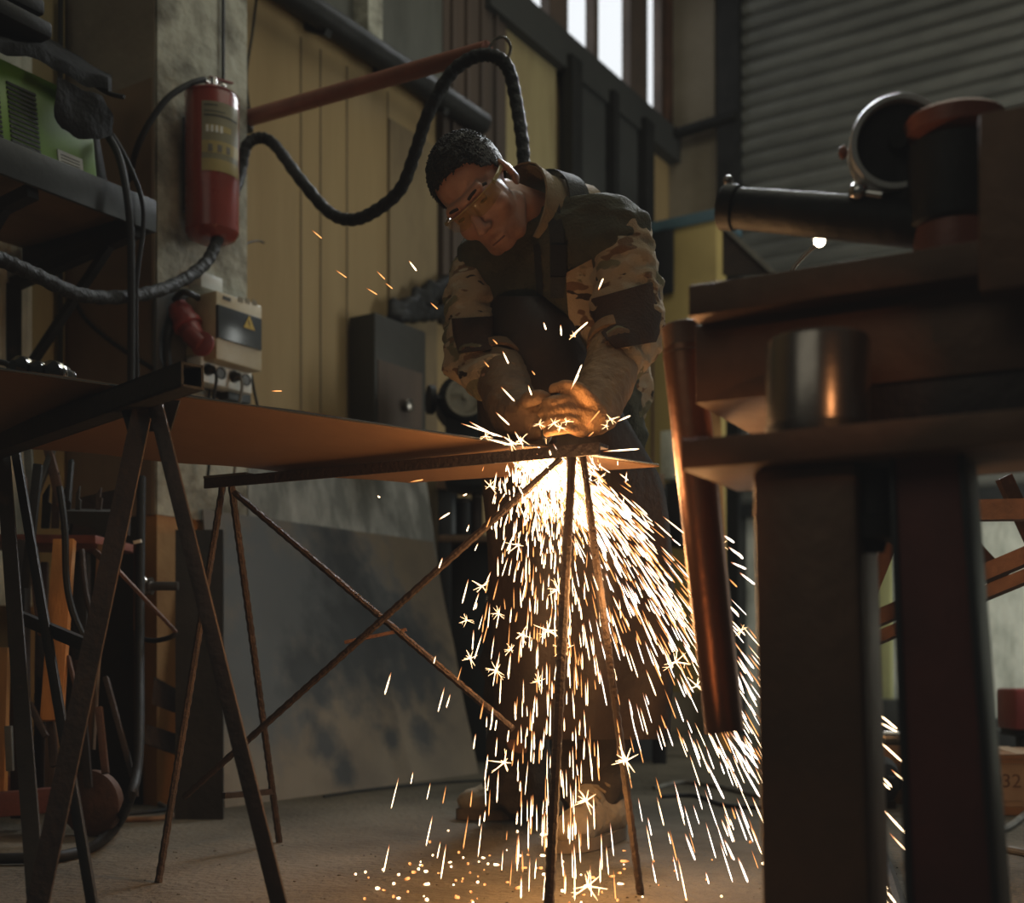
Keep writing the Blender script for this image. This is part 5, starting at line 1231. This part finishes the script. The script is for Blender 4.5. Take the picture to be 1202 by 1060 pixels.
# sparks flung over the sheet, each where the photograph shows it
HOT = [(366, 270, 378, 280, 0), (480, 306, 489, 318, 1), (394, 317, 407, 326, 0), (430, 338, 443, 346, 0), (442, 318, 452, 328, 0), (452, 332, 461, 339, 0), (505, 355, 514, 363, 0), (318, 459, 331, 459, 0),
       (638, 378, 641, 387, 1), (658, 381, 659, 394, 1), (590, 412, 597, 427, 1), (578, 398, 584, 404, 0), (588, 454, 604, 471, 1), (620, 452, 624, 464, 1), (670, 458, 683, 428, 2), (673, 452, 679, 440, 1), (582, 484, 598, 499, 1), (624, 435, 628, 440, 0), (568, 424, 574, 431, 0), (702, 341, 708, 327, 1), (669, 396, 690, 378, 1), (688, 501, 704, 482, 0),
       (541, 497, 590, 513, 1), (551, 495, 582, 512, 1), (567, 514, 602, 523, 1), (604, 506, 613, 522, 1), (590, 512, 606, 522, 1), (724, 495, 740, 488, 1), (708, 530, 750, 527, 1), (690, 513, 697, 507, 0), (443, 582, 446, 584, 2), (480, 566, 497, 563, 0), (786, 467, 792, 464, 0), (515, 610, 528, 602, 1), (543, 582, 548, 580, 1)]
names = ['above the ochre wall', 'in front of the apron', 'beside the torch']
for x0, y0, x1, y1, k in HOT:
    a, b_ = P(x0, y0, 2.03), P(x1, y1, 2.03)
    lb = ('short thin spark streak flying past the ochre wall left of the welder', 'sparks flung to the left') if x0 < 520 and y0 < 470 else ('bright spark streak thrown up before the dark apron', 'sparks before the apron') if y0 < 480 else ('bright spark streak skimming off the cut along the sheet edge', 'sparks skimming the sheet edge')
    place(SM_['sparko' if k == 0 else 'spark'], 'spark', (a+b_)/2, b_-a, max((b_-a).length, .004), .0012 if k else .0009, *lb)
for i, (x, y, s_) in enumerate([(674, 394, .012), (600, 520, .022), (612, 516, .018), (650, 497, .016), (633, 498, .012), (665, 495, .014), (717, 492, .016), (712, 500, .012), (658, 502, .014), (570, 512, .013)]):
    place(BURST[(i+2) % 5], 'spark_burst', P(x, y, 2.03), V((rnd.gauss(0, .6), .1, -1)), s_, s_, 'small star-shaped burst right at the gloves and the cut', 'bursts at the gloves')
# sparks beyond the bench post
for x0, y0, x1, y1 in [(1018, 831, 1046, 854), (1022, 845, 1046, 858), (1020, 863, 1059, 899), (1014, 894, 1040, 922), (1014, 902, 1038, 925), (1043, 905, 1071, 930), (1016, 933, 1023, 942), (1030, 948, 1059, 980), (1060, 946, 1073, 957), (1042, 981, 1082, 1024), (1018, 1022, 1046, 1060), (1019, 1030, 1040, 1064)]:
    a, b_ = P(x0+5, y0, 1.85), P(x1+5, y1, 1.85); place(SM_['spark'], 'spark', (a+b_)/2, b_-a, (b_-a).length*1.15, .0015, 'long spark streak flying between the bench post and the red leg', 'sparks beyond the bench post')
for x0, y0, x1, y1 in [(849, 628, 862, 637), (855, 642, 871, 654), (858, 660, 876, 668), (868, 672, 886, 686), (866, 648, 872, 656), (868, 762, 885, 785), (866, 770, 884, 800), (868, 788, 886, 822), (862, 780, 872, 812), (850, 860, 888, 915), (856, 858, 890, 902), (866, 866, 890, 892), (866, 890, 892, 936), (842, 876, 855, 902), (828, 893, 850, 938), (850, 985, 862, 1010), (866, 1006, 878, 1036), (804, 978, 816, 1010)]:
    a, b_ = P(x0, y0, 1.90), P(x1, y1, 1.90); place(SM_['sparkw'], 'spark', (a+b_)/2, b_-a, (b_-a).length, .0014, 'long spark streak in the gap between the hanging pipe and the bench post', 'sparks beside the hanging pipe')
# embers on the floor
for i in range(100):
    x = rnd.triangular(385, 905, 660); y = rnd.uniform(1003, 1062) if rnd.random() < .8 else rnd.uniform(975, 1010)
    if i < 34: x = rnd.uniform(415, 600); y = rnd.uniform(1012, 1060)
    r = rnd.uniform(.0012, .0028); p = G(x, y, r)
    L_ = r*rnd.choice((2, 2, 2.5, 4, 7)); a_ = rnd.uniform(0, math.pi)
    place(SM_['sparko' if rnd.random() < .55 else 'spark'], 'ember', p, V((math.cos(a_), .4*math.sin(a_), 0)), L_, r, 'glowing ember scattered on the floor in front of the boots', 'embers on the floor')['category'] = 'ember'

# floor chips: small stones
fcx = MB(); 
for i in range(260):
    x = rnd.uniform(150, 1150); y = rnd.uniform(985, 1100); p = G(x, y); s_ = rnd.uniform(.0008, .0026)
    fcx.ell(p+Z*s_*.5, (s_*rnd.uniform(.7, 1.6), s_, s_*.6), Matrix.Rotation(rnd.uniform(0, 3), 3, 'Z'), 6)
tag(fcx.build('floor_grit', 'floor'), 'loose grit and chips strewn over the concrete floor', 'grit', None, 'stuff')

# =================================================================== LIGHT, CAMERA
def lamp(kind, name, loc, energy, col, size=.1, target=None, size_y=None, spread=None):
    l = bpy.data.lights.new(name, kind); l.energy = energy; l.color = col
    o = bpy.data.objects.new(name, l); C.objects.link(o); o.location = loc
    if kind == 'AREA':
        l.size = size
        if size_y: l.shape = 'RECTANGLE'; l.size_y = size_y
        if spread: l.spread = spread
    elif kind == 'POINT': l.shadow_soft_size = size
    if target is not None: o.rotation_euler = (V(target)-V(loc)).to_track_quat('-Z', 'Y').to_euler()
    return o
lamp('AREA', 'roof_light', (0.9, 2.9, 4.4), 34, (.98, .96, .78), 2.6, (.1, 3.2, 1), 2.6)
lamp('AREA', 'side_daylight', (-2.0, -1.2, 3.2), 9, (.97, .95, .78), 3.0, (-.5, 3.6, 1.2), 2.0)
lamp('AREA', 'doorway_daylight', (3.6, 3.6, 1.3), 62, (.95, .99, .92), 1.4, (1.9, 6.2, .5), 1.8)
lamp('AREA', 'window_daylight', (1.0, 5.3, 3.7), 15, (.92, .97, 1.0), 1.2, (.15, 2.3, 1.2), .8, .9)
lamp('POINT', 'cutting_glow', P(650, 566, 2.02), 15, (1.0, .52, .20), .035)
lamp('POINT', 'shower_glow', P(720, 700, 1.98), 7, (1.0, .50, .18), .10)
lamp('POINT', 'floor_glow', P(690, 960, 1.98), 2.5, (1.0, .48, .15), .10)
lamp('POINT', 'face_fill', P(560, 540, 1.72), 2.7, (1.0, .56, .27), .03)  # warm fill added before the sheet for the face and gloves
def spot(nm, loc, tgt, e, ang, r=.03):
    o = lamp('SPOT', nm, loc, e, (1.0, .42, .16), .1, tgt); o.data.spot_size = math.radians(ang); o.data.spot_blend = .6; o.data.shadow_soft_size = r
spot('pipe_fill', (-.62, .55, .30), P(825, 620, 1.6), 10, 22)  # unseen orange spot added for the highlight down the pipe
spot('cylinder_fill', (.62, .12, 1.06), P(962, 450, 1.33), 8, 13, .008)  # unseen orange spot added for the stripe on the cylinder
w = bpy.data.worlds.new('World'); SC.world = w; w.use_nodes = True
bg = w.node_tree.nodes['Background']; bg.inputs[0].default_value = (.80, .88, .80, 1); bg.inputs[1].default_value = .020
cd = bpy.data.cameras.new('camera'); cam = bpy.data.objects.new('camera', cd); C.objects.link(cam)
cam.location = (0, 0, CZ); cam.rotation_euler = (math.pi/2, 0, 0)
cd.sensor_fit = 'HORIZONTAL'; cd.sensor_width = 36; cd.lens = F/1202*36; cd.shift_y = (HY-530)/1202; cd.clip_start = .02
cd.dof.use_dof = True; cd.dof.focus_distance = 2.2; cd.dof.aperture_fstop = 2.8
SC.camera = cam
SC.view_settings.view_transform = 'Standard'; SC.view_settings.look = 'None'; SC.view_settings.exposure = 0
vs = SC.view_settings; vs.use_curve_mapping = True; cm = vs.curve_mapping; cv_ = cm.curves[3]; cv_.points[0].location = (0, .004); cm.update()
SC.cycles.use_denoising = True
SC.cycles.max_bounces = 6; SC.cycles.sample_clamp_indirect = 4
